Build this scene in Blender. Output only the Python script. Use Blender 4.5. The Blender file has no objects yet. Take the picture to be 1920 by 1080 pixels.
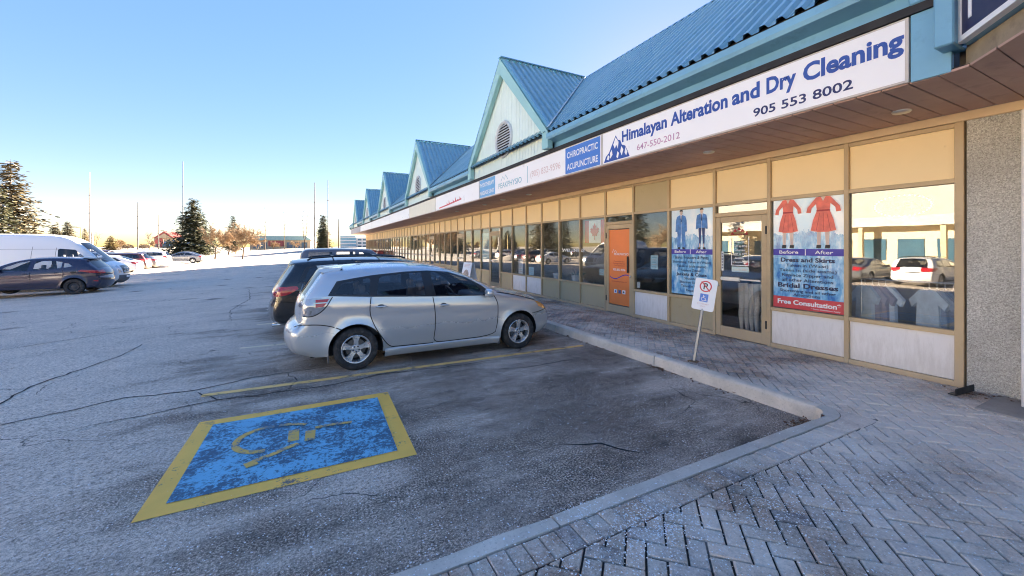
import bpy, bmesh, math, random
import numpy as np
from mathutils import Vector, Matrix
from mathutils.geometry import delaunay_2d_cdt

R = math.radians
sc = bpy.context.scene
col = sc.collection
random.seed(7)

# ------------------------------------------------------------------ camera
cam = bpy.data.cameras.new('camera')
cam.sensor_width = 36.0
cam.lens = 745 / 1920 * 36.0
cam.shift_y = -78 / 1920
cam.clip_start = 0.05
cam.clip_end = 3000
cam_o = bpy.data.objects.new('camera', cam)
cam_o.location = (0, 0, 1.75)
cam_o.rotation_euler = (R(90), 0, R(-27.27))
col.objects.link(cam_o)
sc.camera = cam_o

# ------------------------------------------------------------------ sky and sun
SUN_AZ, SUN_EL = R(50), R(15)          # azimuth measured from +Y towards +X
world = bpy.data.worlds.new('World')
sc.world = world
world.use_nodes = True
wn = world.node_tree
wn.nodes.clear()
w_out = wn.nodes.new('ShaderNodeOutputWorld')
w_bg = wn.nodes.new('ShaderNodeBackground')
w_sky = wn.nodes.new('ShaderNodeTexSky')
w_sky.sky_type = 'NISHITA'
w_sky.sun_disc = False
w_sky.sun_elevation = SUN_EL
w_sky.sun_rotation = SUN_AZ
w_sky.altitude = 200
w_sky.air_density = 0.5
w_sky.dust_density = 0.03
w_sky.ozone_density = 1.5
# even out the strong fall-off of the low-sun sky: luminance ^ SKY_POW, hue kept
SKY_POW, SKY_GAIN, SKY_SAT = 0.38, 1.0, 1.64
w_bw = wn.nodes.new('ShaderNodeRGBToBW'); wn.links.new(w_sky.outputs[0], w_bw.inputs[0])
w_p = wn.nodes.new('ShaderNodeMath'); w_p.operation = 'POWER'; wn.links.new(w_bw.outputs[0], w_p.inputs[0]); w_p.inputs[1].default_value = SKY_POW - 1.0
w_m = wn.nodes.new('ShaderNodeMath'); w_m.operation = 'MULTIPLY'; wn.links.new(w_p.outputs[0], w_m.inputs[0]); w_m.inputs[1].default_value = SKY_GAIN
w_s = wn.nodes.new('ShaderNodeVectorMath'); w_s.operation = 'SCALE'; wn.links.new(w_sky.outputs[0], w_s.inputs[0]); wn.links.new(w_m.outputs[0], w_s.inputs['Scale'])
w_hsv = wn.nodes.new('ShaderNodeHueSaturation')
w_hsv.inputs['Saturation'].default_value = SKY_SAT
w_t = wn.nodes.new('ShaderNodeVectorMath'); w_t.operation = 'MULTIPLY'; w_t.inputs[1].default_value = (0.515, 0.358, 0.262)
wn.links.new(w_s.outputs[0], w_t.inputs[0]); wn.links.new(w_t.outputs[0], w_hsv.inputs['Color'])
wn.links.new(w_hsv.outputs[0], w_bg.inputs[0])
w_bg.inputs[1].default_value = 0.15
wn.links.new(w_bg.outputs[0], w_out.inputs[0])

sun = bpy.data.lights.new('sun', 'SUN')
sun.energy = 4.8
sun.angle = R(0.5)
sun.color = (1.0, 0.83, 0.62)
sun_o = bpy.data.objects.new('sun', sun)
sd = Vector((math.sin(SUN_AZ) * math.cos(SUN_EL), math.cos(SUN_AZ) * math.cos(SUN_EL), math.sin(SUN_EL)))
sun_o.rotation_euler = sd.to_track_quat('Z', 'Y').to_euler()
sun_o.location = sd * 60
col.objects.link(sun_o)

vs = sc.view_settings
vs.view_transform = 'Standard'
vs.look = 'None'
vs.exposure = 3.82
vs.gamma = 1.0
sc.cycles.use_denoising = True
sc.cycles.max_bounces = 7
sc.cycles.diffuse_bounces = 5
sc.cycles.filter_width = 1.1
sc.cycles.transparent_max_bounces = 12
sc.cycles.caustics_reflective = False
sc.cycles.caustics_refractive = False

# ------------------------------------------------------------------ helpers
def tag(o, label=None, cat=None, group=None, kind=None):
    if label: o['label'] = label
    if cat: o['category'] = cat
    if group: o['group'] = group
    if kind: o['kind'] = kind
    return o

WC = set()      # things whose parts are given in world coordinates
def thing(name, label, cat, loc=(0, 0, 0), rz=0.0, group=None, wc=False):
    o = bpy.data.objects.new(name, None)
    o.empty_display_size = 0.2
    col.objects.link(o)
    o.location = loc
    o.rotation_euler = (0, 0, rz)
    if wc: WC.add(o.name)
    return tag(o, label, cat, group)

def link(name, me, parent=None):
    o = bpy.data.objects.new(name, me)
    col.objects.link(o)
    if parent is not None:
        o.parent = parent
        if parent.name in WC: o.location = -parent.location
    return o

def smooth(me, on=True):
    me.polygons.foreach_set('use_smooth', [on] * len(me.polygons))

def new_mesh(name, v, f, mats=None, mi=None, sm=False):
    me = bpy.data.meshes.new(name)
    me.from_pydata([tuple(p) for p in v], [], [tuple(q) for q in f])
    if mats:
        for m in (mats if isinstance(mats, (list, tuple)) else [mats]): me.materials.append(m)
    if mi is not None: me.polygons.foreach_set('material_index', mi)
    if sm: smooth(me)
    me.update()
    return me

class MB:
    """collects simple shapes; build() links them as one mesh object"""
    def __init__(s): s.v = []; s.f = []; s.mi = []
    def add(s, v, f, m=0):
        b = len(s.v); s.v += [tuple(p) for p in v]
        s.f += [tuple(i + b for i in q) for q in f]; s.mi += [m] * len(f); return s
    def box(s, lo, hi, m=0):
        x0, y0, z0 = lo; x1, y1, z1 = hi
        v = [(x0,y0,z0),(x1,y0,z0),(x1,y1,z0),(x0,y1,z0),(x0,y0,z1),(x1,y0,z1),(x1,y1,z1),(x0,y1,z1)]
        return s.add(v, [(0,3,2,1),(4,5,6,7),(0,1,5,4),(1,2,6,5),(2,3,7,6),(3,0,4,7)], m)
    def bbox(s, lo, hi, b=0.006, m=0):
        """box with chamfered edges"""
        lo = Vector(lo); hi = Vector(hi); c = (lo + hi) / 2; h = (hi - lo) / 2
        b = min(b, h.x * .9, h.y * .9, h.z * .9)
        v = []; idx = {}
        for sx in (-1, 1):
            for sy in (-1, 1):
                for sz in (-1, 1):
                    for ax in range(3):
                        p = [sx * h.x, sy * h.y, sz * h.z]
                        for k, sg in enumerate((sx, sy, sz)):
                            if k != ax: p[k] -= sg * b
                        idx[(sx, sy, sz, ax)] = len(v); v.append(c + Vector(p))
        f = []
        def q(keys, n):
            ids = [idx[k] for k in keys]
            a, b_, c_ = (v[ids[0]], v[ids[1]], v[ids[2]])
            if (b_ - a).cross(c_ - a).dot(n) < 0: ids.reverse()
            f.append(ids)
        for ax in range(3):
            o1, o2 = [k for k in range(3) if k != ax]
            for sg in (-1, 1):
                ks = []
                for a, b2 in ((-1, -1), (1, -1), (1, 1), (-1, 1)):
                    t = [0, 0, 0]; t[ax] = sg; t[o1] = a; t[o2] = b2
                    ks.append((*t, ax))
                n = Vector((0, 0, 0)); n[ax] = sg; q(ks, n)
        for ax in range(3):
            o1, o2 = [k for k in range(3) if k != ax]
            for a in (-1, 1):
                for b2 in (-1, 1):
                    t0 = [0, 0, 0]; t0[o1] = a; t0[o2] = b2; t1 = t0[:]; t0[ax] = -1; t1[ax] = 1
                    n = Vector((0, 0, 0)); n[o1] = a; n[o2] = b2
                    q([(*t0, o1), (*t1, o1), (*t1, o2), (*t0, o2)], n)
        for sx in (-1, 1):
            for sy in (-1, 1):
                for sz in (-1, 1):
                    q([(sx, sy, sz, 0), (sx, sy, sz, 1), (sx, sy, sz, 2)], Vector((sx, sy, sz)))
        return s.add(v, f, m)
    def tube(s, p0, p1, r0, r1=None, n=8, m=0, caps=True):
        r1 = r0 if r1 is None else r1
        p0 = Vector(p0); p1 = Vector(p1); d = (p1 - p0)
        if d.length < 1e-6: return s
        qt = d.to_track_quat('Z', 'Y')
        v = []
        for p, r in ((p0, r0), (p1, r1)):
            for i in range(n):
                a = 2 * math.pi * i / n
                v.append(p + qt @ Vector((r * math.cos(a), r * math.sin(a), 0)))
        f = [(i, (i + 1) % n, n + (i + 1) % n, n + i) for i in range(n)]
        if caps: f += [tuple(range(n - 1, -1, -1)), tuple(range(n, 2 * n))]
        return s.add(v, f, m)
    def lathe(s, prof, n=24, axis='Z', m=0, c=(0, 0, 0)):
        """prof: (radius, height) pairs"""
        v = []
        for r, h in prof:
            for i in range(n):
                a = 2 * math.pi * i / n; x = r * math.cos(a); y = r * math.sin(a)
                p = (x, y, h) if axis == 'Z' else ((x, h, y) if axis == 'Y' else (h, x, y))
                v.append((p[0] + c[0], p[1] + c[1], p[2] + c[2]))
        f = []
        for j in range(len(prof) - 1):
            for i in range(n):
                a = j * n + i; b = j * n + (i + 1) % n
                q = (a, b, b + n, a + n)
                f.append(q if axis != 'Y' else q[::-1])
        return s.add(v, f, m)
    def prism(s, poly, d0, d1, fn, m=0):
        """polygon (a, b) pairs extruded from depth d0 to d1; fn(a, b, d) gives the point"""
        n = len(poly)
        v = [fn(a, b, d0) for a, b in poly] + [fn(a, b, d1) for a, b in poly]
        f = [tuple(range(n)), tuple(range(2 * n - 1, n - 1, -1))]
        f += [((i + 1) % n, i, n + i, n + (i + 1) % n) for i in range(n)]
        return s.add(v, f, m)
    def blob(s, c, h, e=0.5, nu=14, nv=8, m=0):
        """rounded box (superellipsoid)"""
        def sp(x): return math.copysign(abs(x) ** e, x)
        v = []; f = []
        for j in range(nv + 1):
            b = -math.pi / 2 + math.pi * j / nv
            for i in range(nu):
                a = 2 * math.pi * i / nu
                v.append((c[0] + h[0] * sp(math.cos(b)) * sp(math.cos(a)), c[1] + h[1] * sp(math.cos(b)) * sp(math.sin(a)), c[2] + h[2] * sp(math.sin(b))))
        for j in range(nv):
            for i in range(nu):
                f.append((j * nu + i, j * nu + (i + 1) % nu, (j + 1) * nu + (i + 1) % nu, (j + 1) * nu + i))
        return s.add(v, f, m)
    def mesh(s, name, mats, sm=False, angle=None):
        me = new_mesh(name, s.v, s.f, mats, s.mi, sm)
        if angle is not None:
            me.set_sharp_from_angle(angle=R(angle)); smooth(me)
        return me
    def build(s, name, mats, parent=None, sm=False, angle=None):
        return link(name, s.mesh(name, mats, sm, angle), parent)

def recalc(me):
    bm = bmesh.new(); bm.from_mesh(me); bmesh.ops.recalc_face_normals(bm, faces=bm.faces); bm.to_mesh(me); bm.free(); me.update()

def fan_poly(pts3, name, mat, parent):
    """flat polygon; may be concave"""
    from mathutils.geometry import tessellate_polygon
    tris = tessellate_polygon([[Vector(p) for p in pts3]])
    return link(name, new_mesh(name, pts3, tris, mat), parent)

# ------------------------------------------------------------------ materials
MATS = {}
def nodes(name):
    m = bpy.data.materials.new(name); m.use_nodes = True
    nt = m.node_tree; nt.nodes.clear()
    o = nt.nodes.new('ShaderNodeOutputMaterial'); b = nt.nodes.new('ShaderNodeBsdfPrincipled')
    nt.links.new(b.outputs[0], o.inputs[0])
    return m, nt, b, o
def N(nt, t, **kw):
    n = nt.nodes.new(t)
    for k, v in kw.items():
        if k in n.inputs: n.inputs[k].default_value = v
        else: setattr(n, k, v)
    return n
def L(nt, a, b): nt.links.new(a, b)
def ramp(nt, fac, stops):
    r = nt.nodes.new('ShaderNodeValToRGB'); L(nt, fac, r.inputs[0])
    e = r.color_ramp.elements
    while len(e) < len(stops): e.new(0.5)
    for i, (p, c) in enumerate(stops):
        e[i].position = p; e[i].color = c if len(c) == 4 else (*c, 1)
    return r.outputs[0]
def g1(v): return (v, v, v, 1)
def mixc(nt, f, a, b, mode='MIX'):
    n = nt.nodes.new('ShaderNodeMix'); n.data_type = 'RGBA'; n.blend_type = mode
    for sock, val in ((n.inputs[0], f), (n.inputs[6], a), (n.inputs[7], b)):
        if isinstance(val, bpy.types.NodeSocket): L(nt, val, sock)
        elif isinstance(val, (int, float)): sock.default_value = val
        else: sock.default_value = (*val, 1) if len(val) == 3 else val
    return n.outputs[2]
def math_(nt, op, a, b=0.0, clamp=False):
    n = nt.nodes.new('ShaderNodeMath'); n.operation = op; n.use_clamp = clamp
    for sock, val in ((n.inputs[0], a), (n.inputs[1], b)):
        if isinstance(val, bpy.types.NodeSocket): L(nt, val, sock)
        else: sock.default_value = val
    return n.outputs[0]
def coords(nt, space='Object', scale=(1, 1, 1)):
    if space == 'World':
        src = nt.nodes.new('ShaderNodeNewGeometry').outputs['Position']
    else:
        src = nt.nodes.new('ShaderNodeTexCoord').outputs[space]
    mp = nt.nodes.new('ShaderNodeMapping'); mp.inputs['Scale'].default_value = scale
    L(nt, src, mp.inputs[0]); return mp.outputs[0]
def noise(nt, vec, scale, detail=4, rough=0.55):
    n = nt.nodes.new('ShaderNodeTexNoise'); n.inputs['Scale'].default_value = scale
    n.inputs['Detail'].default_value = detail; n.inputs['Roughness'].default_value = rough
    L(nt, vec, n.inputs['Vector']); return n.outputs['Fac']
def bump(nt, b, h, strength, dist=0.01):
    n = nt.nodes.new('ShaderNodeBump'); n.inputs['Strength'].default_value = strength
    n.inputs['Distance'].default_value = dist; L(nt, h, n.inputs['Height']); L(nt, n.outputs[0], b.inputs['Normal'])
def pm(name, c, rough=0.6, metal=0.0, var=0.12, scale=3.0, bmp=0.0, bscale=60.0, space='World', coat=0.0, spec=0.5, dirt=None):
    """plain painted / raw surface with uneven tone and fine relief"""
    if name in MATS: return MATS[name]
    m, nt, b, o = nodes(name)
    v = coords(nt, space)
    n1 = noise(nt, v, scale, 5)
    lo = [max(0, x * (1 - var)) for x in c]; hi = [min(1, x * (1 + var)) for x in c]
    cc = ramp(nt, n1, [(0.3, lo), (0.7, hi)])
    if dirt:
        n3 = noise(nt, v, dirt[1], 6, 0.65)
        cc = mixc(nt, ramp(nt, n3, [(dirt[2], g1(0)), (min(.99, dirt[2] + .2), g1(dirt[3]))]), cc, dirt[0])
    L(nt, cc, b.inputs['Base Color'])
    L(nt, ramp(nt, noise(nt, v, scale * 2.3, 3), [(0.3, g1(max(0, rough - .08))), (0.7, g1(min(1, rough + .08)))]), b.inputs['Roughness'])
    b.inputs['Metallic'].default_value = metal
    b.inputs['Specular IOR Level'].default_value = spec
    b.inputs['Coat Weight'].default_value = coat
    b.inputs['Coat Roughness'].default_value = 0.05
    if bmp: bump(nt, b, noise(nt, v, bscale, 3), bmp)
    MATS[name] = m; return m
def emit(name, c, s):
    m, nt, b, o = nodes(name)
    b.inputs['Base Color'].default_value = (*c, 1)
    b.inputs['Emission Color'].default_value = (*c, 1); b.inputs['Emission Strength'].default_value = s
    MATS[name] = m; return m
def glass(name, tint, ior=1.6, rough=0.0):
    """thin pane: see-through tint under a mirror-like Fresnel reflection"""
    m = bpy.data.materials.new(name); m.use_nodes = True; nt = m.node_tree; nt.nodes.clear()
    o = nt.nodes.new('ShaderNodeOutputMaterial')
    tr = N(nt, 'ShaderNodeBsdfTransparent', Color=(*tint, 1)); gl = N(nt, 'ShaderNodeBsdfGlossy', Roughness=rough)
    lw = N(nt, 'ShaderNodeLayerWeight', Blend=0.5); f0 = ((ior - 1) / (ior + 1)) ** 2
    fr = nt.nodes.new('ShaderNodeMath'); fr.operation = 'MULTIPLY_ADD'; L(nt, math_(nt, 'POWER', lw.outputs['Facing'], 4.5), fr.inputs[0]); fr.inputs[1].default_value = 1 - f0; fr.inputs[2].default_value = f0
    mx = nt.nodes.new('ShaderNodeMixShader')
    v = coords(nt, 'World'); bp = nt.nodes.new('ShaderNodeBump'); bp.inputs['Strength'].default_value = 0.02; bp.inputs['Distance'].default_value = 0.02
    L(nt, noise(nt, v, 1.6, 1), bp.inputs['Height']); L(nt, bp.outputs[0], gl.inputs['Normal'])
    L(nt, fr.outputs[0], mx.inputs[0]); L(nt, tr.outputs[0], mx.inputs[1]); L(nt, gl.outputs[0], mx.inputs[2]); L(nt, mx.outputs[0], o.inputs[0])
    MATS[name] = m; return m

def text_mesh(s, h=None, w=None, bold=0.0, shear=0.0, align='LEFT'):
    """flat lettering in the XY plane; cap height h, fitted to width w; returns mesh data"""
    cu = bpy.data.curves.new('lettering', 'FONT'); cu.body = s; cu.size = 1.0; cu.offset = bold; cu.shear = shear
    cu.resolution_u = 3; cu.fill_mode = 'FRONT'
    ob = bpy.data.objects.new('lettering_tmp', cu)
    me = bpy.data.meshes.new_from_object(ob)
    bpy.data.objects.remove(ob); bpy.data.curves.remove(cu)
    co = np.empty(len(me.vertices) * 3); me.vertices.foreach_get('co', co); co = co.reshape(-1, 3)
    x0, x1 = co[:, 0].min(), co[:, 0].max()
    sy = h / 0.70 if h else 1.0
    sx = w / (x1 - x0) if w else sy
    if not h: sy = sx
    co[:, 0] = (co[:, 0] - x0) * sx; co[:, 1] *= sy
    wd = (x1 - x0) * sx
    if align == 'CENTER': co[:, 0] -= wd / 2
    if align == 'RIGHT': co[:, 0] -= wd
    me.vertices.foreach_set('co', co.ravel()); me.update()
    return me
FACE = Matrix(((0, 0, -1), (-1, 0, 0), (0, 1, 0)))      # text plane -> wall facing -X, reading towards -Y
def wall_text(s, X, Y, z, h, mat, parent, w=None, bold=0.0, align='LEFT', name='lettering', off=None):
    me = text_mesh(s, h, w, bold, align=align)
    me.transform(Matrix.Translation((X, Y, z)) @ FACE.to_4x4())
    me.materials.append(mat)
    return link(name, me, parent)
# ------------------------------------------------------------------ ground, kerbs, paving
KX0, KX1 = 4.50, 4.64          # kerb along the shop fronts
KY0, KY1 = 1.895, 2.02         # kerb at the near end of the bays
XF = 6.59                      # shop front plane
PZ = 0.15                      # pavement level
SBX = 1.70
def gz(x, y=0.0): return -0.035 * min(10.0, max(0.0, -x - 1.2))

def asphalt_mat():
    m, nt, b, o = nodes('asphalt')
    v = coords(nt, 'World')
    sep = nt.nodes.new('ShaderNodeSeparateXYZ'); L(nt, v, sep.inputs[0])
    big = noise(nt, v, 0.45, 6, 0.62)
    vs_ = coords(nt, 'World', (0.55, 1.9, 1)); streak = noise(nt, vs_, 0.8, 6, 0.65)
    fine = noise(nt, v, 70, 3, 0.75)
    mid = noise(nt, v, 9, 6, 0.7)
    agg = nt.nodes.new('ShaderNodeTexVoronoi'); agg.inputs['Scale'].default_value = 130; L(nt, v, agg.inputs['Vector'])
    base = ramp(nt, fine, [(0.41, (0.030, 0.022, 0.016)), (0.5, (0.22, 0.17, 0.13)), (0.60, (0.80, 0.66, 0.53))])
    base = mixc(nt, ramp(nt, noise(nt, v, 1.3, 5), [(0.35, g1(0)), (0.65, g1(0.6))]), base, (0.13, 0.10, 0.078))
    base = mixc(nt, ramp(nt, mid, [(0.36, g1(0.55)), (0.52, g1(0))]), base, (0.055, 0.046, 0.040))
    # dried salt film: heavier in the driving lane, thin in the bays
    lane = math_(nt, 'MULTIPLY_ADD', sep.outputs[0], -0.30); nt.nodes[-1].inputs[2].default_value = 0.05; 
    lane = math_(nt, 'MINIMUM', math_(nt, 'MAXIMUM', lane, 0.0), 1.0)
    amt = math_(nt, 'ADD', math_(nt, 'MULTIPLY', lane, 0.20), math_(nt, 'ADD', math_(nt, 'MULTIPLY', big, 0.6), math_(nt, 'MULTIPLY', streak, 0.5)))
    film = ramp(nt, amt, [(0.50, g1(0.02)), (0.56, g1(0.28)), (0.62, g1(0.72)), (0.80, g1(0.92))])
    film = math_(nt, 'MULTIPLY', film, ramp(nt, noise(nt, v, 34, 5, 0.8), [(0.36, g1(0.15)), (0.60, g1(1))]))
    c = mixc(nt, film, base, (0.90, 0.77, 0.64))  # salt paled and warmed: its colour makes up for the blue shade light
    st = nt.nodes.new('ShaderNodeTexVoronoi'); st.inputs['Scale'].default_value = .55; st.inputs['Randomness'].default_value = 1.0; L(nt, v, st.inputs['Vector'])
    sm_ = math_(nt, 'ADD', st.outputs['Distance'], math_(nt, 'MULTIPLY', noise(nt, v, 5, 6, .7), .35))
    c = mixc(nt, ramp(nt, sm_, [(.24, g1(.75)), (.36, g1(0))]), c, (0.045, 0.036, 0.030))        # oil drips
    # scattered fine salt
    vo = nt.nodes.new('ShaderNodeTexVoronoi'); vo.inputs['Scale'].default_value = 42; L(nt, v, vo.inputs['Vector'])
    sp = math_(nt, 'LESS_THAN', vo.outputs['Distance'], 0.20)
    hs = nt.nodes.new('ShaderNodeSeparateColor'); L(nt, vo.outputs['Color'], hs.inputs[0])
    sp = math_(nt, 'MULTIPLY', sp, math_(nt, 'LESS_THAN', hs.outputs[0], 0.36))
    c = mixc(nt, sp, c, (0.80, 0.78, 0.76))
    # hairline crazing
    dv = nt.nodes.new('ShaderNodeTexVoronoi'); dv.feature = 'DISTANCE_TO_EDGE'; dv.inputs['Scale'].default_value = 0.9
    wob = nt.nodes.new('ShaderNodeVectorMath'); wob.operation = 'ADD'
    nv = nt.nodes.new('ShaderNodeTexNoise'); nv.inputs['Scale'].default_value = 2.2; nv.inputs['Detail'].default_value = 4; L(nt, v, nv.inputs['Vector'])
    scl = nt.nodes.new('ShaderNodeVectorMath'); scl.operation = 'SCALE'; scl.inputs['Scale'].default_value = 0.5; L(nt, nv.outputs['Color'], scl.inputs[0])
    L(nt, v, wob.inputs[0]); L(nt, scl.outputs[0], wob.inputs[1]); L(nt, wob.outputs[0], dv.inputs['Vector'])
    crack = math_(nt, 'MULTIPLY', math_(nt, 'LESS_THAN', dv.outputs['Distance'], 0.006), ramp(nt, noise(nt, v, 0.5, 2), [(0.52, g1(0)), (0.60, g1(1))]))
    c = mixc(nt, math_(nt, 'MULTIPLY', crack, 0.75), c, (0.02, 0.018, 0.017))
    L(nt, c, b.inputs['Base Color'])
    L(nt, ramp(nt, big, [(0.3, g1(0.72)), (0.7, g1(0.92))]), b.inputs['Roughness'])
    b.inputs['Specular IOR Level'].default_value = 0.3
    h = math_(nt, 'ADD', math_(nt, 'MULTIPLY', agg.outputs['Distance'], 0.6), math_(nt, 'SUBTRACT', fine, math_(nt, 'MULTIPLY', crack, 2.0)))
    bump(nt, b, h, 0.9, 0.008)
    return m
M_ASPH = asphalt_mat()

xs = [-900, -300, -120, -60, -40, -30, -24, -20, -16, -13] + [-11.2 + 0.5 * i for i in range(21)] + [0, 2, 4, 4.4, 8, 20, 60, 300, 900]
ys = [-400, -100, -30, -10, -4, 0, 2, 4, 6, 8, 10, 13, 16, 20, 25, 30, 36, 44, 55, 70, 90, 130, 200, 400, 1200]
gv = [(x, y, gz(x, y)) for y in ys for x in xs]; nx = len(xs)
gf = [(j * nx + i, j * nx + i + 1, (j + 1) * nx + i + 1, (j + 1) * nx + i) for j in range(len(ys) - 1) for i in range(nx - 1)]
ground = tag(link('ground', new_mesh('ground', gv, gf, M_ASPH, sm=True)), 'grey asphalt parking lot with salt film and cracks', 'ground', kind='structure')

# --- long cracks in the asphalt, laid as thin dark strips
M_CRACK = pm('crack_dark', (0.022, 0.020, 0.019), 0.95)
def strip(name, pts, w, mat, dz=0.004, parent=ground, jag=0.0, rnd=random.Random(3)):
    P = []
    for (x0, y0), (x1, y1) in zip(pts, pts[1:]):
        n = max(1, int(math.hypot(x1 - x0, y1 - y0) / 0.12)) if jag else 1
        for i in range(n): P.append((x0 + (x1 - x0) * i / n + rnd.uniform(-jag, jag), y0 + (y1 - y0) * i / n + rnd.uniform(-jag, jag)))
    P.append(pts[-1]); v = []; n = len(P)
    for i, (x, y) in enumerate(P):
        a = P[max(0, i - 1)]; c = P[min(n - 1, i + 1)]; dx, dy = c[0] - a[0], c[1] - a[1]; l = math.hypot(dx, dy) or 1
        ww = w / 2 * ((0.35 + 0.65 * math.sin(math.pi * min(1, max(0, i / (n - 1)))) + rnd.uniform(-.2, .3)) if jag else 1)
        for sg in (1, -1):
            px, py = x - dy / l * ww * sg, y + dx / l * ww * sg
            v.append((px, py, gz(px, py) + dz))
    f = [(2 * i, 2 * i + 1, 2 * i + 3, 2 * i + 2) for i in range(n - 1)]
    return link(name, new_mesh(name, v, f, mat), parent)
for pts, w in [
    ([(-3.55, 5.55), (-3.3, 6.0), (-3.15, 6.7), (-3.2, 7.4), (-3.0, 8.0), (-2.75, 8.7), (-2.7, 9.6)], 0.028),
    ([(-3.4, 5.9), (-2.6, 5.95), (-1.9, 6.2), (-1.2, 6.05), (-0.6, 6.3), (0.3, 6.35)], 0.022),
    ([(-2.2, 5.35), (-1.4, 5.45), (-0.7, 5.55), (0.2, 5.5), (1.0, 5.65), (1.9, 5.55), (2.9, 5.6)], 0.018),
    ([(-1.15, 5.95), (-0.9, 5.6), (-0.45, 5.45)], 0.016), ([(-0.3, 6.4), (-0.1, 5.9), (-0.25, 5.5)], 0.012),
    ([(2.2, 5.15), (2.9, 5.0), (3.6, 5.05), (4.2, 4.75)], 0.016), ([(2.0, 2.9), (2.3, 2.75), (2.5, 2.5)], 0.02),
    ([(-6, 9.5), (-5, 10.6), (-3.6, 11.4), (-2.2, 12.6)], 0.022), ([(-1.6, 11.4), (-1.9, 13.4), (-1.7, 16), (-2.2, 20)], 0.02)]:
    strip('asphalt_crack', pts, w, M_CRACK, jag=0.028)

# --- painted markings
def paint_mat(name, c, wear, under=(0.16, 0.145, 0.13), sc_=9.0):
    m, nt, b, o = nodes(name); v = coords(nt, 'World')
    n1 = noise(nt, v, sc_, 7, 0.72); n2 = noise(nt, v, 70, 3, 0.6)
    k = math_(nt, 'ADD', math_(nt, 'MULTIPLY', noise(nt, v, 2.6, 5, .6), 0.38), math_(nt, 'ADD', math_(nt, 'MULTIPLY', n1, 0.38), math_(nt, 'MULTIPLY', n2, 0.24)))
    cc = mixc(nt, ramp(nt, noise(nt, v, 3, 4), [(0.3, g1(0)), (0.7, g1(0.35))]), c, [x * 0.7 for x in c])
    L(nt, mixc(nt, ramp(nt, k, [(wear, g1(1)), (wear + 0.05, g1(0))]), cc, under), b.inputs['Base Color'])
    b.inputs['Roughness'].default_value = 0.75; bump(nt, b, n2, 0.4, 0.004)
    return m
M_YEL = paint_mat('yellow_paint', (1.0, 0.56, 0.10), 0.40)
M_YELD = paint_mat('faded_yellow_paint', (0.95, 0.60, 0.20), 0.42)
M_YELW = paint_mat('worn_yellow_paint', (0.72, 0.46, 0.11), 0.45, under=(0.12, 0.20, 0.25), sc_=20)
M_BLUE = paint_mat('blue_paint', (0.17, 0.48, 0.68), 0.475, under=(0.05, 0.12, 0.19), sc_=26)
M_WLINE = paint_mat('pale_line_paint', (0.90, 0.76, 0.52), 0.42)
strip('bay_line', [(-1.10, 5.80), (4.32, 5.66)], 0.10, M_YELD)
strip('bay_line', [(-1.02, 8.20), (4.35, 8.16)], 0.10, M_WLINE)
for k in range(14):
    y = 10.5 + 2.36 * k
    strip('bay_line', [(-1.0, y), (4.35, y)], 0.10, M_WLINE)
for k in range(10):
    y = 22.2 + 2.45 * k
    strip('bay_line', [(-8.2, y), (-13.0, y)], 0.10, M_WLINE)
HC = [(-0.99, 3.33), (0.82, 3.33), (0.86, 4.925), (-0.95, 4.93)]
def lerp2(p, q, t): return (p[0] + (q[0] - p[0]) * t, p[1] + (q[1] - p[1]) * t)
def hc(u, v, dz):
    p = lerp2(lerp2(HC[0], HC[1], u), lerp2(HC[3], HC[2], u), v); return (p[0], p[1], gz(*p) + dz)
bay = tag(link('accessible_bay_marking', new_mesh('accessible_bay_marking', [hc(u, v, 0.004) for u, v in ((0, 0), (1, 0), (1, 1), (0, 1))], [(0, 1, 2, 3)], M_YEL), ground), 'blue and yellow painted square with worn wheelchair symbol')
link('blue_field', new_mesh('blue_field', [hc(u, v, 0.008) for u, v in ((.075, .085), (.925, .085), (.925, .915), (.075, .915))], [(0, 1, 2, 3)], M_BLUE), bay)
def hc_stroke(pts, w, k):
    P = [Vector((x_, y_, gz(x_, y_) + 0.0115 + .0006 * k)) for x_, y_ in (resample2(pts) if len(pts) > 2 else pts)]; vv = []
    for i, p in enumerate(P):
        d = (P[min(i + 1, len(P) - 1)] - P[max(i - 1, 0)]).normalized(); n = Vector((-d.y, d.x, 0)) * w / 2
        vv += [p + n, p - n]
    link('wheelchair_symbol', new_mesh('wheelchair_symbol', vv, [(2 * i, 2 * i + 1, 2 * i + 3, 2 * i + 2) for i in range(len(P) - 1)], M_YELW), bay)
def resample2(p):
    for _ in range(2):
        q = [p[0]]
        for a, c in zip(p, p[1:]): q += [(a[0] * .75 + c[0] * .25, a[1] * .75 + c[1] * .25), (a[0] * .25 + c[0] * .75, a[1] * .25 + c[1] * .75)]
        p = q + [p[-1]]
    return p
for k, (pts, w) in enumerate([([(-.28, 4.47), (-.43, 4.46), (-.54, 4.36), (-.57, 4.20), (-.52, 4.07), (-.42, 3.99), (-.32, 3.975)], .06), ([(-.41, 3.79), (-.35, 3.84), (-.26, 3.87), (-.16, 3.94), (-.07, 3.98)], .055), ([(-.11, 4.29), (-.11, 4.05)], .09), ([(.03, 4.21), (.02, 4.0)], .085), ([(-.24, 4.46), (-.10, 4.43), (-.01, 4.37)], .05), ([(.07, 4.25), (.21, 4.255), (.39, 4.22)], .05), ([(-.44, 3.76), (-.36, 3.79)], .09)]):
    hc_stroke(pts, w, k)

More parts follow.
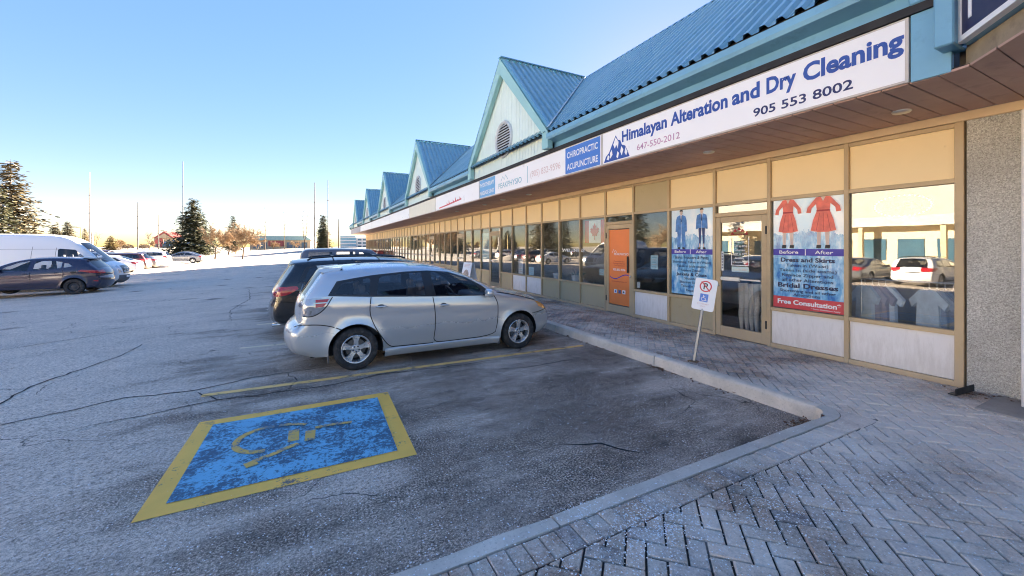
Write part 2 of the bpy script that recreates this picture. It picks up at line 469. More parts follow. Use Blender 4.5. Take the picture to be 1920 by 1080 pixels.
# --- kerbs
def concrete(name, c, dirtc=(0.10, 0.085, 0.07)):
    m, nt, b, o = nodes(name); v = coords(nt, 'World')
    a = noise(nt, v, 2.5, 6, 0.65); f = noise(nt, v, 60, 4, 0.7)
    cc = ramp(nt, a, [(0.3, [x * .72 for x in c]), (0.68, [min(1, x * 1.1) for x in c])])
    cc = mixc(nt, ramp(nt, f, [(0.55, g1(0)), (0.75, g1(0.5))]), cc, dirtc)
    L(nt, cc, b.inputs['Base Color']); b.inputs['Roughness'].default_value = 0.9
    bump(nt, b, f, 0.5, 0.006); return m
M_CONC = concrete('kerb_concrete', (0.66, 0.59, 0.50))
M_SLAB = concrete('slab_concrete', (0.36, 0.32, 0.28))
kerb = tag(thing('kerb', 'pale concrete kerb edging the paved walk', 'kerb'), kind='structure')
def kerb_piece(x0, y0, x1, y1, jitter=0.0):
    rnd = random.Random(int(x0 * 91 + y0 * 37)); b = MB()
    ax = 1 if (y1 - y0) > (x1 - x0) else 0
    n = 7; prof = [(0, -0.12), (0.006, 0.105), (0.014, 0.135), (0.036, 0.152), (1.0, 0.152), (1.0, -0.12)]
    v = []
    for i in range(n):
        t = i / (n - 1)
        for k, (a, z) in enumerate(prof):
            wob = rnd.uniform(-1, 1) * (0.006 if 0 < k < 4 else 0.0)
            if ax == 1:
                w = x1 - x0; v.append((x0 + (a if a < .5 else w) + wob, y0 + (y1 - y0) * t, z + wob * .6))
            else:
                w = y1 - y0; v.append((x0 + (x1 - x0) * t, y1 - (a if a < .5 else w) + wob, z + wob * .6))
    k = len(prof); f = []
    for i in range(n - 1):
        for j in range(k - 1):
            q = (i * k + j, i * k + j + 1, (i + 1) * k + j + 1, (i + 1) * k + j)
            f.append(q if ax == 0 else q[::-1])
    f += [tuple(range(k)), tuple(range((n - 1) * k, n * k))[::-1]]
    b.add(v, f); o = b.build('kerb_stone', M_CONC, kerb); recalc(o.data); o.data.set_sharp_from_angle(angle=R(40)); smooth(o.data); return o
y = 2.14
for ln in [2.08, 2.6] + [2.4] * 20:
    kerb_piece(KX0, y, KX1, min(y + ln - 0.014, 55.6)); y += ln
    if y > 55: break
x = 4.36
for ln in [1.18, 1.9, 1.9, 2.2]:
    kerb_piece(x - ln + 0.012, KY0, x, KY1); x -= ln
kp = MB()                                   # rounded inner corner
arc = [(KX0 + 0.14 * 0 - 0.34 * (1 - math.sin(t)), 2.30 - 0.28 * (1 - 0) + 0.28 * (1 - math.cos(t))) for t in [R(90) * i / 8 for i in range(9)]]
pts_o = [(4.36, KY1)] + [(4.36 + 0.14 * math.sin(R(90) * i / 8), KY1 + 0.12 * (1 - math.cos(R(90) * i / 8))) for i in range(1, 9)]
pts_i = [(4.36, KY0)] + [(4.36 + 0.28 * math.sin(R(90) * i / 8), KY0 + 0.245 * (1 - math.cos(R(90) * i / 8))) for i in range(1, 9)]
v = [(x, y, z) for (x, y) in pts_o for z in (-.12, 0.15)] + [(x, y, z) for (x, y) in pts_i for z in (-.12, 0.15)]
f = [(2 * i, 2 * i + 1, 2 * i + 3, 2 * i + 2) for i in range(8)] + [(2 * i + 1, 18 + 2 * i + 1, 18 + 2 * i + 3, 2 * i + 3) for i in range(8)]
f += [(18 + 2 * i, 18 + 2 * i + 2, 18 + 2 * i + 3, 18 + 2 * i + 1) for i in range(8)]
patch = [(4.34, KY0 - .004)] + [(x_ + .006, y_ - .004) for x_, y_ in pts_i] + [(4.66, 2.16), (4.66, SBX), (4.34, SBX)]
kp.add(v, f); kc = kp.build('kerb_stone', M_CONC, kerb); recalc(kc.data)

# --- paved walk: joint bed, herringbone blocks, border course
def bed_mat():
    m, nt, b, o = nodes('joint_sand'); v = coords(nt, 'World'); sep = nt.nodes.new('ShaderNodeSeparateXYZ'); L(nt, v, sep.inputs[0])
    k = math_(nt, 'ADD', math_(nt, 'MULTIPLY', sep.outputs[1], .12), noise(nt, v, 1.2, 5, .65))      # joints farther along stay filled with salt
    c = mixc(nt, ramp(nt, k, [(.74, g1(0)), (.92, g1(.9))]), (0.035, 0.028, 0.023), (0.66, 0.62, 0.57))
    L(nt, c, b.inputs['Base Color']); b.inputs['Roughness'].default_value = .95; bump(nt, b, noise(nt, v, 60, 3), .4, .004); return m
M_BED = bed_mat()
def paver_mat(name, use_attr):
    m, nt, b, o = nodes(name); v = coords(nt, 'World')
    if use_attr:
        at = nt.nodes.new('ShaderNodeAttribute'); at.attribute_name = 'tone'; rnd = at.outputs['Fac']
    else:
        rnd = nt.nodes.new('ShaderNodeObjectInfo').outputs['Random']
    c = ramp(nt, rnd, [(0.0, (0.36, 0.22, 0.15)), (0.3, (0.54, 0.36, 0.25)), (0.55, (0.36, 0.275, 0.21)), (0.8, (0.25, 0.21, 0.205)), (1.0, (0.64, 0.46, 0.33))])
    f = noise(nt, v, 85, 4, 0.7)
    c = mixc(nt, ramp(nt, f, [(0.38, g1(0.75)), (0.58, g1(0))]), c, (0.09, 0.07, 0.055))
    sep = nt.nodes.new('ShaderNodeSeparateXYZ'); L(nt, v, sep.inputs[0])
    # salt and frost film, thickest where nobody walks between the corner and the shop
    g = nt.nodes.new('ShaderNodeVectorMath'); g.operation = 'DISTANCE'; L(nt, v, g.inputs[0]); g.inputs[1].default_value = (4.9, 1.5, 0.15)
    near = ramp(nt, math_(nt, 'MULTIPLY', g.outputs['Value'], 0.25), [(0.0, g1(0.30)), (0.5, g1(0.12)), (1.0, g1(0.08))])
    fr = math_(nt, 'ADD', near, math_(nt, 'ADD', math_(nt, 'MULTIPLY', noise(nt, v, 1.1, 6, 0.65), 0.75), math_(nt, 'MULTIPLY', noise(nt, v, 30, 6, 0.85), 0.42)))
    film = ramp(nt, fr, [(0.58, g1(0.02)), (0.70, g1(0.46)), (0.84, g1(0.85))])
    c = mixc(nt, film, c, (0.88, 0.77, 0.65))  # film tinted lighter and warmer than salt, to offset the blue skylight
    vo = nt.nodes.new('ShaderNodeTexVoronoi'); vo.inputs['Scale'].default_value = 75; L(nt, v, vo.inputs['Vector'])
    hs = nt.nodes.new('ShaderNodeSeparateColor'); L(nt, vo.outputs['Color'], hs.inputs[0])
    sp = math_(nt, 'MULTIPLY', math_(nt, 'LESS_THAN', vo.outputs['Distance'], 0.24), math_(nt, 'LESS_THAN', hs.outputs[0], 0.34))
    c = mixc(nt, sp, c, (0.66, 0.68, 0.70))
    L(nt, c, b.inputs['Base Color']); b.inputs['Roughness'].default_value = 0.88; b.inputs['Specular IOR Level'].default_value = 0.3
    bump(nt, b, f, 0.6, 0.004); return m
M_PAV, M_PAVS = paver_mat('paving_block', False), paver_mat('paving_block_far', True)
walk = tag(link('paved_walk', new_mesh('paved_walk', [(-4, -8, PZ - .014), (KX1, -8, PZ - .014), (KX1, KY0, PZ - .014), (-4, KY0, PZ - .014), (XF + .6, -8, PZ - .014), (XF + .6, 57, PZ - .014), (KX1, 57, PZ - .014), (KX1, 2.14, PZ - .014), (KX1 - .04, 2.0, PZ - .014)],
    [(0, 1, 2, 3), (1, 4, 5, 6, 7, 8, 2)], M_BED)), 'herringbone block paving of the covered walk', 'pavement', kind='structure')
def clip_half(poly, a, b, c):
    out = []
    for i in range(len(poly)):
        p, q = poly[i], poly[(i + 1) % len(poly)]
        dp, dq = a * p[0] + b * p[1] - c, a * q[0] + b * q[1] - c
        if dp >= 0: out.append(p)
        if (dp >= 0) != (dq >= 0):
            t = dp / (dp - dq); out.append((p[0] + (q[0] - p[0]) * t, p[1] + (q[1] - p[1]) * t))
    return out
SB = SBX                                    # inner edge of the border course
fan_poly([(x_, y_, PZ - .004) for x_, y_ in patch], 'corner_infill', M_PAVS, kerb)
def poly_area(p): return 0.5 * sum(p[i][0] * p[(i + 1) % len(p)][1] - p[(i + 1) % len(p)][0] * p[i][1] for i in range(len(p)))
def block(poly, z, ch=0.006):
    """one paving block: prism with chamfered top, poly counter-clockwise"""
    n = len(poly); cx = sum(p[0] for p in poly) / n; cy = sum(p[1] for p in poly) / n
    def ins(p, d):
        dx, dy = p[0] - cx, p[1] - cy; l = math.hypot(dx, dy); k = max(0, (l - d * 1.35) / l); return (cx + dx * k, cy + dy * k)
    v = [(p[0], p[1], z - .035) for p in poly] + [(p[0], p[1], z - .006) for p in poly] + [(*ins(p, ch), z) for p in poly]
    f = [tuple(range(2 * n, 3 * n))]
    for k in range(2): f += [(k * n + i, k * n + (i + 1) % n, (k + 1) * n + (i + 1) % n, (k + 1) * n + i) for i in range(n)]
    return v, f
A_ = 0.1035; gap = 0.0058; c45 = math.cos(R(45))
def uv2w(u, v): return ((u - v) * c45 + 2.66, (u + v) * c45 + 1.0)
blocks = []
rndp = random.Random(5)
for i in range(-160, 330):
    for j in range(-160, 330):
        r = (i - j) % 4
        if r not in (0, 3): continue
        cx, cy = uv2w((i + (1 if r == 0 else .5)) * A_, (j + (.5 if r == 0 else 1)) * A_)
        if not ((-1.2 < cx < XF + .1 and -1.6 < cy < SB + .12) or (KX1 - .1 < cx < XF + .1 and cy < 26)) or cy < -1.6: continue
        w, h = (2 * A_, A_) if r == 0 else (A_, 2 * A_)
        q = [uv2w(i * A_ + a, j * A_ + b_) for a, b_ in ((gap, gap), (w - gap, gap), (w - gap, h - gap), (gap, h - gap))]
        if cx < KX1 + .05 and any(p[1] > SB for p in q):
            if all(p[0] > KX1 + .012 for p in q): pass
            elif cy < SB + .1 and min(p[1] for p in q) < SB and max(p[0] for p in q) < KX1 + .15: q = clip_half(q, 0, -1, -SB)
            elif cy > SB: q = clip_half(q, 1, 0, KX1 + .012)
            else: continue
        q = clip_half(q, -1, 0, -(XF - .01)) if len(q) > 2 else q
        if len(q) < 3 or abs(poly_area(q)) < 0.0002: continue
        blocks.append((cx, cy, q))
for k in range(62):                        # border course along the near kerb
    x = 4.34 - k * 0.1035
    q = [(x - .0985, SB + .012), (x, SB + .012), (x, KY0 - .01), (x - .0985, KY0 - .01)]
    blocks.append((x - .05, SB + .1, q))
def in_view(cx, cy):
    d = cx * 0.4582 + cy * 0.8889; l = cx * 0.8889 - cy * 0.4582
    if d < 0.3: return None
    return 960 + 745 * l / d, 462 + 745 * 1.6 / d, d
seen = []; far = []
for bl in blocks:
    p = in_view(bl[0], bl[1])
    if p and -20 < p[0] < 1960 and p[1] < 1110: seen.append((p[2], bl))
    elif p and p[2] < 40: far.append(bl)
seen.sort(key=lambda t: t[0])
whole = {}
for d, (cx, cy, q) in seen[:300]:
    key = None
    zj = PZ + rndp.uniform(-.003, .003)
    lq = [(p[0] - cx, p[1] - cy) for p in q]
    key = tuple(round(t, 3) for p in lq for t in p)
    if key not in whole:
        v, f = block(lq, 0.0); whole[key] = new_mesh('paving_block', v, f, M_PAV)
    o = link('paving_block', whole[key], walk); o.location = (cx, cy, zj)
    o.rotation_euler = (rndp.uniform(-.012, .012), rndp.uniform(-.012, .012), rndp.uniform(-.01, .01))
bv = []; bf = []; tone = []
for cx, cy, q in [b for d, b in seen[300:]] + far:
    v, f = block(q, PZ + rndp.uniform(-.003, .003)); n0 = len(bv); bv += v; bf += [tuple(i + n0 for i in t) for t in f]; tone += [rndp.random()] * len(v)
me = new_mesh('paving_blocks', bv, bf, M_PAVS)
at = me.attributes.new('tone', 'FLOAT', 'POINT'); at.data.foreach_set('value', tone)
tag(link('paving_blocks', me, walk), kind='stuff')

# --- rock salt scattered on the lot and the walk
M_SALT = pm('rock_salt', (0.80, 0.82, 0.84), 0.5, var=.06)
rs = random.Random(11); sv = []; sf = []
def grain(x, y, z, s):
    n = len(sv); a = rs.uniform(0, 6.3); fl = rs.uniform(.5, .9)
    for k in range(4): sv.append((x + s * math.cos(a + k * 1.57) * rs.uniform(.6, 1.1), y + s * math.sin(a + k * 1.57) * rs.uniform(.6, 1.1), z + s * .35 * fl))
    sv.append((x, y, z + s * fl)); sv.append((x, y, z - s * .1))
    for k in range(4): sf.append((n + k, n + (k + 1) % 4, n + 4)); sf.append((n + (k + 1) % 4, n + k, n + 5))
def on_walk(x, y): return y < KY1 or x > KX0
for k in range(9000):
    d = 1.6 + 7.5 * rs.random() ** 1.7; an = rs.uniform(-.92, .92) + R(27.27)
    x, y = d * math.sin(an), d * math.cos(an)
    if x > XF - .1 or y > 9: continue
    if on_walk(x, y) and (x > KX0 and y > 2.3) and rs.random() < .55: continue
    grain(x, y, PZ + .002 if on_walk(x, y) else gz(x, y), rs.choice((.0025, .003, .003, .004, .005, .0075)))
for (cx, cy, n, sp) in [(1.75, 1.66, 900, .20), (3.2, 1.35, 900, .42), (1.5, 1.95, 160, .12), (2.5, 1.45, 500, .3), (1.2, 1.5, 350, .25), (3.0, 3.3, 300, .5)]:
    for k in range(n):
        x, y = rs.gauss(cx, sp), rs.gauss(cy, sp * .6)
        if y > KY1 and cy < 2: continue
        grain(x, y, PZ + .002 if on_walk(x, y) else gz(x, y), rs.choice((.003, .004, .005, .006, .007)))
tag(link('salt_grains', new_mesh('salt_grains', sv, sf, M_SALT)), 'white rock salt grains scattered over asphalt and paving', 'salt', kind='stuff')

# --- brown leaves blown into the kerb
M_LEAF = pm('dead_leaf', (0.16, 0.07, 0.03), 0.85, var=.4, scale=30)
lv = []; lf = []
for (cx, cy, n, sx, sy) in [(4.33, 2.12, 90, .10, .05), (4.46, 4.12, 45, .03, .10), (6.45, 1.45, 25, .08, .1), (4.44, 3.2, 20, .03, .4), (4.46, 6.2, 30, .03, .6)]:
    for k in range(n):
        x, y = rs.gauss(cx, sx), rs.gauss(cy, sy); x = min(x, 4.49) if cx < 5 else min(x, 6.5)
        if cx < 5 and y < KY1 + .01: y = KY1 + .012
        s = rs.uniform(.012, .03); a = rs.uniform(0, 6.3); z = (PZ if cx > 5 else gz(x, y)) + rs.uniform(.004, .02); n0 = len(lv)
        for t, rr in ((0, 1), (1.2, .55), (3.14, 1), (4.6, .5)): lv.append((x + s * rr * math.cos(a + t), y + s * rr * math.sin(a + t), z + rs.uniform(-.004, .01)))
        lf.append((n0, n0 + 1, n0 + 2, n0 + 3))
tag(link('dead_leaves', new_mesh('dead_leaves', lv, lf, M_LEAF)), 'brown dead leaves gathered against the kerb', 'leaves', kind='stuff')

# --- snow lying beyond the driving lane and a bank along the far street
def snow_mat():
    m, nt, b, o = nodes('snow'); v = coords(nt, 'World')
    n1 = noise(nt, v, 0.25, 6, .6)
    c = ramp(nt, n1, [(0.3, (0.42, 0.37, 0.31)), (0.62, (0.58, 0.53, 0.46))])
    c = mixc(nt, ramp(nt, noise(nt, v, 0.9, 6, .7), [(0.48, g1(0)), (0.64, g1(0.75))]), c, (0.24, 0.205, 0.165))
    L(nt, c, b.inputs['Base Color']); b.inputs['Roughness'].default_value = 0.85; bump(nt, b, noise(nt, v, 1.5, 6), .6, .12); return m
M_SNOW = snow_mat()
def sheet(name, x0, x1, y0, y1, nx_, ny_, fn, mat, **kw):
    v = []
    for j in range(ny_ + 1):
        for i in range(nx_ + 1):
            x = x0 + (x1 - x0) * i / nx_; y = y0 + (y1 - y0) * j / ny_; v.append(fn(x, y))
    f = [(j * (nx_ + 1) + i, j * (nx_ + 1) + i + 1, (j + 1) * (nx_ + 1) + i + 1, (j + 1) * (nx_ + 1) + i) for j in range(ny_) for i in range(nx_)]
    return tag(link(name, new_mesh(name, v, f, mat, sm=True)), kind='structure', **kw)
rsn = random.Random(2)
def snow_lot(x, y):
    e = 58 + 2.2 * math.sin(x * .31) + 1.1 * math.sin(x * .83 + 1)
    return (x, y, gz(x) + (-.06 if y < e else min(.05, .02 * (y - e))))
sheet('snow_cover', -160, 60, 52, 100, 110, 40, snow_lot, M_SNOW, label='sunlit snow covering the far end of the lot', cat='snow')
def bank(x, y):
    t = min(1, max(0, (y - 92) / 14)); h = 1.25 * t * t * (3 - 2 * t)
    h += (.35 * math.sin(x * .07) + .2 * math.sin(x * .19 + 2) + .12 * math.sin(x * .5 + y * .3)) * t
    return (x, y, -.35 + max(h, -.02) - .02)
sheet('snow_bank', -400, 200, 90, 420, 150, 36, bank, M_SNOW, label='long low snow bank along the far street', cat='snow bank')
def pile(cx, cy, rx, ry, h, name='snow_pile', lab=''):
    rp = random.Random(int(cx * 7 + cy)); n = 26; v = []; f = []
    for j in range(9):
        t = j / 8
        for i in range(n):
            a = 2 * math.pi * i / n; r = (1 - t) * (1 + .16 * math.sin(3 * a + cx) + .09 * math.sin(7 * a + cy))
            v.append((cx + rx * r * math.cos(a), cy + ry * r * math.sin(a), gz(cx) - .03 + h * (1 - (1 - t) ** 2) ** 1.0 * (1 + .2 * math.sin(a * 4 + t * 6)) + rp.uniform(-.05, .05) * t))
    for j in range(8):
        for i in range(n): f.append((j * n + i, j * n + (i + 1) % n, (j + 1) * n + (i + 1) % n, (j + 1) * n + i))
    f.append(tuple(range(8 * n, 9 * n)))
    return tag(link(name, new_mesh(name, v, f, M_SNOW, sm=True)), lab, 'snow pile')
pile(-14.5, 52.5, 4.2, 2.4, 0.75, lab='ploughed snow pile behind the white sedan')
pile(-22, 61, 7, 3, 0.95, lab='wide ploughed snow pile below the large spruce')
# ------------------------------------------------------------------ the strip of shops
M_FRAME = pm('bronze_frame', (0.54, 0.40, 0.23), 0.45, var=.08, scale=2, dirt=((.2, .17, .12), 3, .6, .5))
M_TAN = pm('tan_panel', (0.95, 0.74, 0.42), 0.55, var=.05, scale=.8, dirt=((.45, .32, .16), 6, .66, .5))
M_OLIVE = pm('olive_panel', (0.50, 0.41, 0.24), 0.55, var=.06, scale=.8, dirt=((.2, .17, .11), 5, .6, .4))
M_WPANEL = pm('white_panel', (0.86, 0.82, 0.79), 0.5, var=.04, scale=.9, dirt=((.6, .57, .54), 4, .62, .25))
M_TRIM = pm('tan_trim', (0.72, 0.55, 0.33), 0.5, var=.1)
M_SOFF = pm('soffit_brown', (0.50, 0.32, 0.26), 0.6, var=.14, scale=1.2, dirt=((.2, .13, .11), 4, .55, .5))
M_GLASS = glass('shop_glass', (0.93, 0.95, 0.95), 2.05)
def roof_mat():
    m, nt, b, o = nodes('blue_metal_roof'); v = coords(nt, 'World'); rnd = nt.nodes.new('ShaderNodeObjectInfo').outputs['Random']
    st = noise(nt, coords(nt, 'World', (.5, 7, .5)), 1.6, 6, .7)                     # run-off streaks down the slope
    c = ramp(nt, rnd, [(0, (0.22, 0.41, 0.47)), (.5, (0.26, 0.455, 0.515)), (1, (0.30, 0.49, 0.54))])
    c = mixc(nt, ramp(nt, st, [(.42, g1(0)), (.72, g1(.55))]), c, (0.36, 0.52, 0.56))
    c = mixc(nt, ramp(nt, noise(nt, v, 3, 6, .7), [(.52, g1(0)), (.75, g1(.5))]), c, (0.11, 0.22, 0.27))
    L(nt, c, b.inputs['Base Color']); b.inputs['Metallic'].default_value = .35
    L(nt, ramp(nt, st, [(.3, g1(.25)), (.7, g1(.48))]), b.inputs['Roughness']); bump(nt, b, noise(nt, v, 2.2, 3), .12, .02); return m
M_ROOF = roof_mat()
M_ROOFE = pm('blue_metal_trim', (0.18, 0.40, 0.55), 0.4, 0.1, var=.10, scale=1.5, dirt=((.05, .12, .2), 3, .58, .5))
M_TEAL = pm('teal_rake', (0.30, 0.55, 0.56), 0.45, 0.0, var=.06, scale=1.5)
M_MINT = pm('mint_siding', (0.68, 0.82, 0.78), 0.6, var=.05, scale=2.0, dirt=((.4, .5, .48), 5, .62, .4))
M_BLACK = pm('black_gap', (0.018, 0.017, 0.018), 0.7)
M_VALLEY = pm('pale_flashing', (0.66, 0.72, 0.74), 0.4, .2)
M_WALLIN = pm('shop_wall', (0.5, 0.44, 0.38), 0.8); M_FLOORIN = pm('shop_floor', (0.14, 0.12, 0.11), 0.5)
M_ALU = pm('aluminium', (0.62, 0.62, 0.60), 0.35, 0.8); M_DARKMET = pm('dark_metal', (0.03, 0.03, 0.03), 0.5, .3)
M_WHITE = pm('white_print', (0.85, 0.85, 0.85), 0.45, var=.02)
def stucco():
    m, nt, b, o = nodes('pebble_stucco'); v = coords(nt, 'World')
    vo = nt.nodes.new('ShaderNodeTexVoronoi'); vo.inputs['Scale'].default_value = 105; L(nt, v, vo.inputs['Vector'])
    hs = nt.nodes.new('ShaderNodeSeparateColor'); L(nt, vo.outputs['Color'], hs.inputs[0])
    c = ramp(nt, hs.outputs[0], [(0, (0.40, 0.39, 0.34)), (.35, (0.58, 0.56, 0.50)), (.7, (0.68, 0.66, 0.60)), (1, (0.84, 0.82, 0.76))])
    c = mixc(nt, ramp(nt, noise(nt, v, 1.2, 5), [(.35, g1(0)), (.7, g1(.4))]), c, (0.25, 0.23, 0.20))
    L(nt, c, b.inputs['Base Color']); b.inputs['Roughness'].default_value = .9
    bump(nt, b, math_(nt, 'ADD', vo.outputs['Distance'], noise(nt, v, 30, 4)), .8, .012); return m
M_STUC = stucco()

def piece_tone(m, amt=.10):
    """small tone difference from piece to piece, grime rising from the pavement"""
    nt = m.node_tree; b = [n for n in nt.nodes if n.type == 'BSDF_PRINCIPLED'][0]; src = b.inputs['Base Color'].links[0].from_socket
    rnd = nt.nodes.new('ShaderNodeObjectInfo').outputs['Random']; c = mixc(nt, 1.0, src, ramp(nt, rnd, [(0, g1(1 - amt)), (1, g1(1))]), 'MULTIPLY')
    v = coords(nt, 'World'); sep = nt.nodes.new('ShaderNodeSeparateXYZ'); L(nt, v, sep.inputs[0])
    k = math_(nt, 'SUBTRACT', math_(nt, 'ADD', noise(nt, coords(nt, 'World', (1, 6, 1.2)), 3, 6, .7), .12), math_(nt, 'MULTIPLY', sep.outputs[2], .75))
    c = mixc(nt, ramp(nt, k, [(.16, g1(0)), (.46, g1(.32))]), c, (.40, .35, .29)); L(nt, c, b.inputs['Base Color'])
for m_ in (M_FRAME, M_TAN, M_OLIVE, M_WPANEL): piece_tone(m_)
mall = thing('strip_mall', 'long low shop building with blue metal roof and row of pale gables', 'building', (XF, 28, PZ), wc=True)
YM = [1.67, 2.74, 3.77, 4.73, 5.76, 6.755, 7.70, 8.74, 9.73, 10.72, 11.72, 12.74, 13.72, 14.72, 15.66, 16.67, 17.66, 18.64]
while YM[-1] < 52: YM.append(YM[-1] + 0.998)
YEND = YM[-1]
ZB, ZS, ZT, ZH = 0.15, 0.76, 2.50, 3.16
DOORS = {2, 5, 12, 16, 21, 25, 31, 36, 42}
WHITEB = {0, 1, 4, 10, 9}
XO, XI = XF - .03, XF + .06                        # outer and inner faces of the frame
_cache = {}
def shared_box(name, size, mat, loc, parent, bev=.004):
    key = (name, tuple(round(s, 4) for s in size), mat.name)
    if key not in _cache: _cache[key] = MB().bbox([-s / 2 for s in size], [s / 2 for s in size], bev).mesh(name, mat)
    o = link(name, _cache[key], parent)
    o.location = Vector(loc) - (parent.location if parent.name in WC else Vector((0, 0, 0)))
    return o
for i, y in enumerate(YM):
    w = .075 if i == 0 else .055
    shared_box('mullion', (.09, w, ZH - ZB), M_FRAME, (XF + .015, y + (.01 if i == 0 else 0), (ZB + ZH) / 2), mall)
for i in range(len(YM) - 1):
    y0, y1 = YM[i] + .0275, YM[i + 1] - .0275; yc, w = (y0 + y1) / 2, y1 - y0
    w = round(w, 2) if i > 17 else w
    shared_box('head_bar', (.084, w, .05), M_FRAME, (XF + .015, yc, ZH - .03), mall)
    shared_box('transom_bar', (.084, w, .055), M_FRAME, (XF + .015, yc, ZT), mall)
    tp = M_OLIVE if i == 4 else M_TAN
    shared_box('transom_panel', (.02, w, ZH - ZT - .08), tp, (XF + .018, yc, (ZT + ZH) / 2 - .014), mall)
    if i in DOORS:
        shared_box('door_header', (.086, w, .07), M_FRAME, (XF + .015, yc, 2.31), mall)
        shared_box('window_pane', (.008, w, .135), M_GLASS, (XF + .02, yc, 2.41), mall, .001)
        d = MB(); X0, X1 = XF - .018, XF + .035
        for ya, yb in ((y0 + .004, y0 + .094), (y1 - .094, y1 - .004)): d.bbox((X0, ya, ZB + .012), (X1, yb, 2.27), .004)
        d.bbox((X0 + .001, y0 + .094, ZB + .012), (X1 - .001, y1 - .094, ZB + .19), .004)
        d.bbox((X0 + .001, y0 + .094, 2.17), (X1 - .001, y1 - .094, 2.27), .004)
        door = d.build('door', M_FRAME, mall)
        MB().box((XF + .006, y0 + .094, ZB + .19), (XF + .012, y1 - .094, 2.17)).build('pane', M_GLASS, door)
        h = MB()
        if i == 5: h.bbox((XF - .06, y0 + .10, 1.14), (XF - .02, y0 + .135, 1.52), .006)
        else:
            h.bbox((XF - .035, y0 + .10, 1.17), (XF - .012, y1 - .10, 1.20), .004); h.bbox((XF - .05, y1 - .46, 1.15), (XF - .02, y1 - .12, 1.22), .006)
        h.build('push_bar', M_DARKMET if i == 5 else M_ALU, door)
        k = MB().blob((XF - .03, (y1 - .05) if i != 5 else (y0 + .05), 1.06), (.02, .022, .022), 1.0); k.build('lock', M_ALU, door)
        ye = y0 + .012 if i != 5 else y1 - .012
        for z in (.42, 1.95): MB().bbox((XF - .034, ye - .014, z), (XF - .016, ye + .014, z + .13), .004).build('hinge', M_DARKMET, door)
    else:
        shared_box('sill_bar', (.084, w, .055), M_FRAME, (XF + .015, yc, ZS), mall)
        shared_box('base_bar', (.084, w, .065), M_FRAME, (XF + .015, yc, ZB + .034), mall)
        shared_box('window_pane', (.008, w, ZT - ZS - .055), M_GLASS, (XF + .02, yc, (ZT + ZS) / 2), mall, .001)
        bm_ = M_WPANEL if i in WHITEB or (i > 17 and i % 7 in (1, 2)) else M_OLIVE
        shared_box('base_panel', (.02, w, ZS - ZB - .095), bm_, (XF + .018, yc, (ZB + ZS) / 2 + .02), mall)
# trim board, walls, shell
b = MB(); b.bbox((XF - .05, -3.0, ZH), (XF + .10, YEND + .04, ZH + .10), .006); b.build('head_trim', M_TRIM, mall)
MB().box((XF - .01, -3.0, .10), (XF + .25, 1.625, ZH)).build('stucco_wall', M_STUC, mall)
MB().bbox((XF - .30, .98, .14), (XF - .012, 1.19, ZH - .05), .01).build('pilaster', M_WPANEL, mall)
b = MB(); b.box((XF + .10, -3.0, ZH), (20, YEND + 2.6, ZH + .9)); b.build('upper_shell', M_WALLIN, mall)
b = MB(); b.box((XF - .02, YEND + .03, .1), (20, YEND + .28, ZH - .002)); b.box((19.8, -3, .1), (20, YEND, ZH - .002)); b.build('outer_wall', M_STUC, mall)
b = MB(); b.box((10.6, 1.7, .15), (10.8, YEND, ZH - .002)); b.build('inner_wall', M_WALLIN, mall)
b = MB()
for y in (1.63, 7.72, 15.66, 22.6, 29.6, 37.6, 45.5): b.box((XF + .07, y - .03, .15), (10.6, y + .03, ZH - .002))
b.build('partition_wall', M_WALLIN, mall)
MB().box((XF + .07, 1.66, .10), (10.6, YEND, .152)).build('shop_floor', M_FLOORIN, mall)

# soffit boards
SX0 = 4.985
y = -1.6
rb = []
while y < YEND + 2.2:
    x0 = SX0 if y > 1.2 else SX0 - (1.25 - y) * 1.19
    rb.append((x0, y)); y += .2
sb_far = MB()
for x0, y in rb:
    if y < 1.2:
        xa, xb = SX0 - (1.25 - y - .005) * 1.19, SX0 - (1.25 - min(1.25, y + .195)) * 1.19
        q_ = MB(); q_.prism([(xa, y + .005), (XF - .052, y + .005), (XF - .052, y + .195), (xb, y + .195)], ZH + .10, ZH + .12, lambda a, b_, d: (a, b_, d)); o = q_.build('soffit_board', M_SOFF, mall); recalc(o.data)
    elif y < 34: shared_box('soffit_board', (XF - .052 - x0, .190, .02), M_SOFF, ((x0 + XF - .052) / 2, y + .1, ZH + .11), mall, .006)
    else: sb_far.box((x0, y + .005, ZH + .10), (XF - .05, y + .195, ZH + .12))
tag(sb_far.build('soffit_boards', M_SOFF, mall), kind='stuff')
bk_ = MB(); bk_.prism([(SX0 + .1, 1.2), (SX0 - 2.85 * 1.19 + .1, -1.6), (XF - .05, -1.6), (XF - .05, 1.2)], ZH + .122, ZH + .14, lambda a, b_, d: (a, b_, d)); o = bk_.build('soffit_backing', M_BLACK, mall); recalc(o.data)
MB().box((SX0, 1.2, ZH + .122), (XF - .05, YEND + 2.4, ZH + .14)).build('soffit_backing', M_BLACK, mall)
for yy, xx in ((4.2, 5.7), (1.95, 5.9), (10.0, 5.7), (11.5, 5.6), (13.2, 5.7), (16.2, 5.7), (20.5, 5.7)):
    l = MB().lathe([(.001, 0), (.07, 0), (.085, .012), (.085, .03)], 16, c=(xx, yy, ZH + .078)); l.build('soffit_light', M_ALU, mall, True)

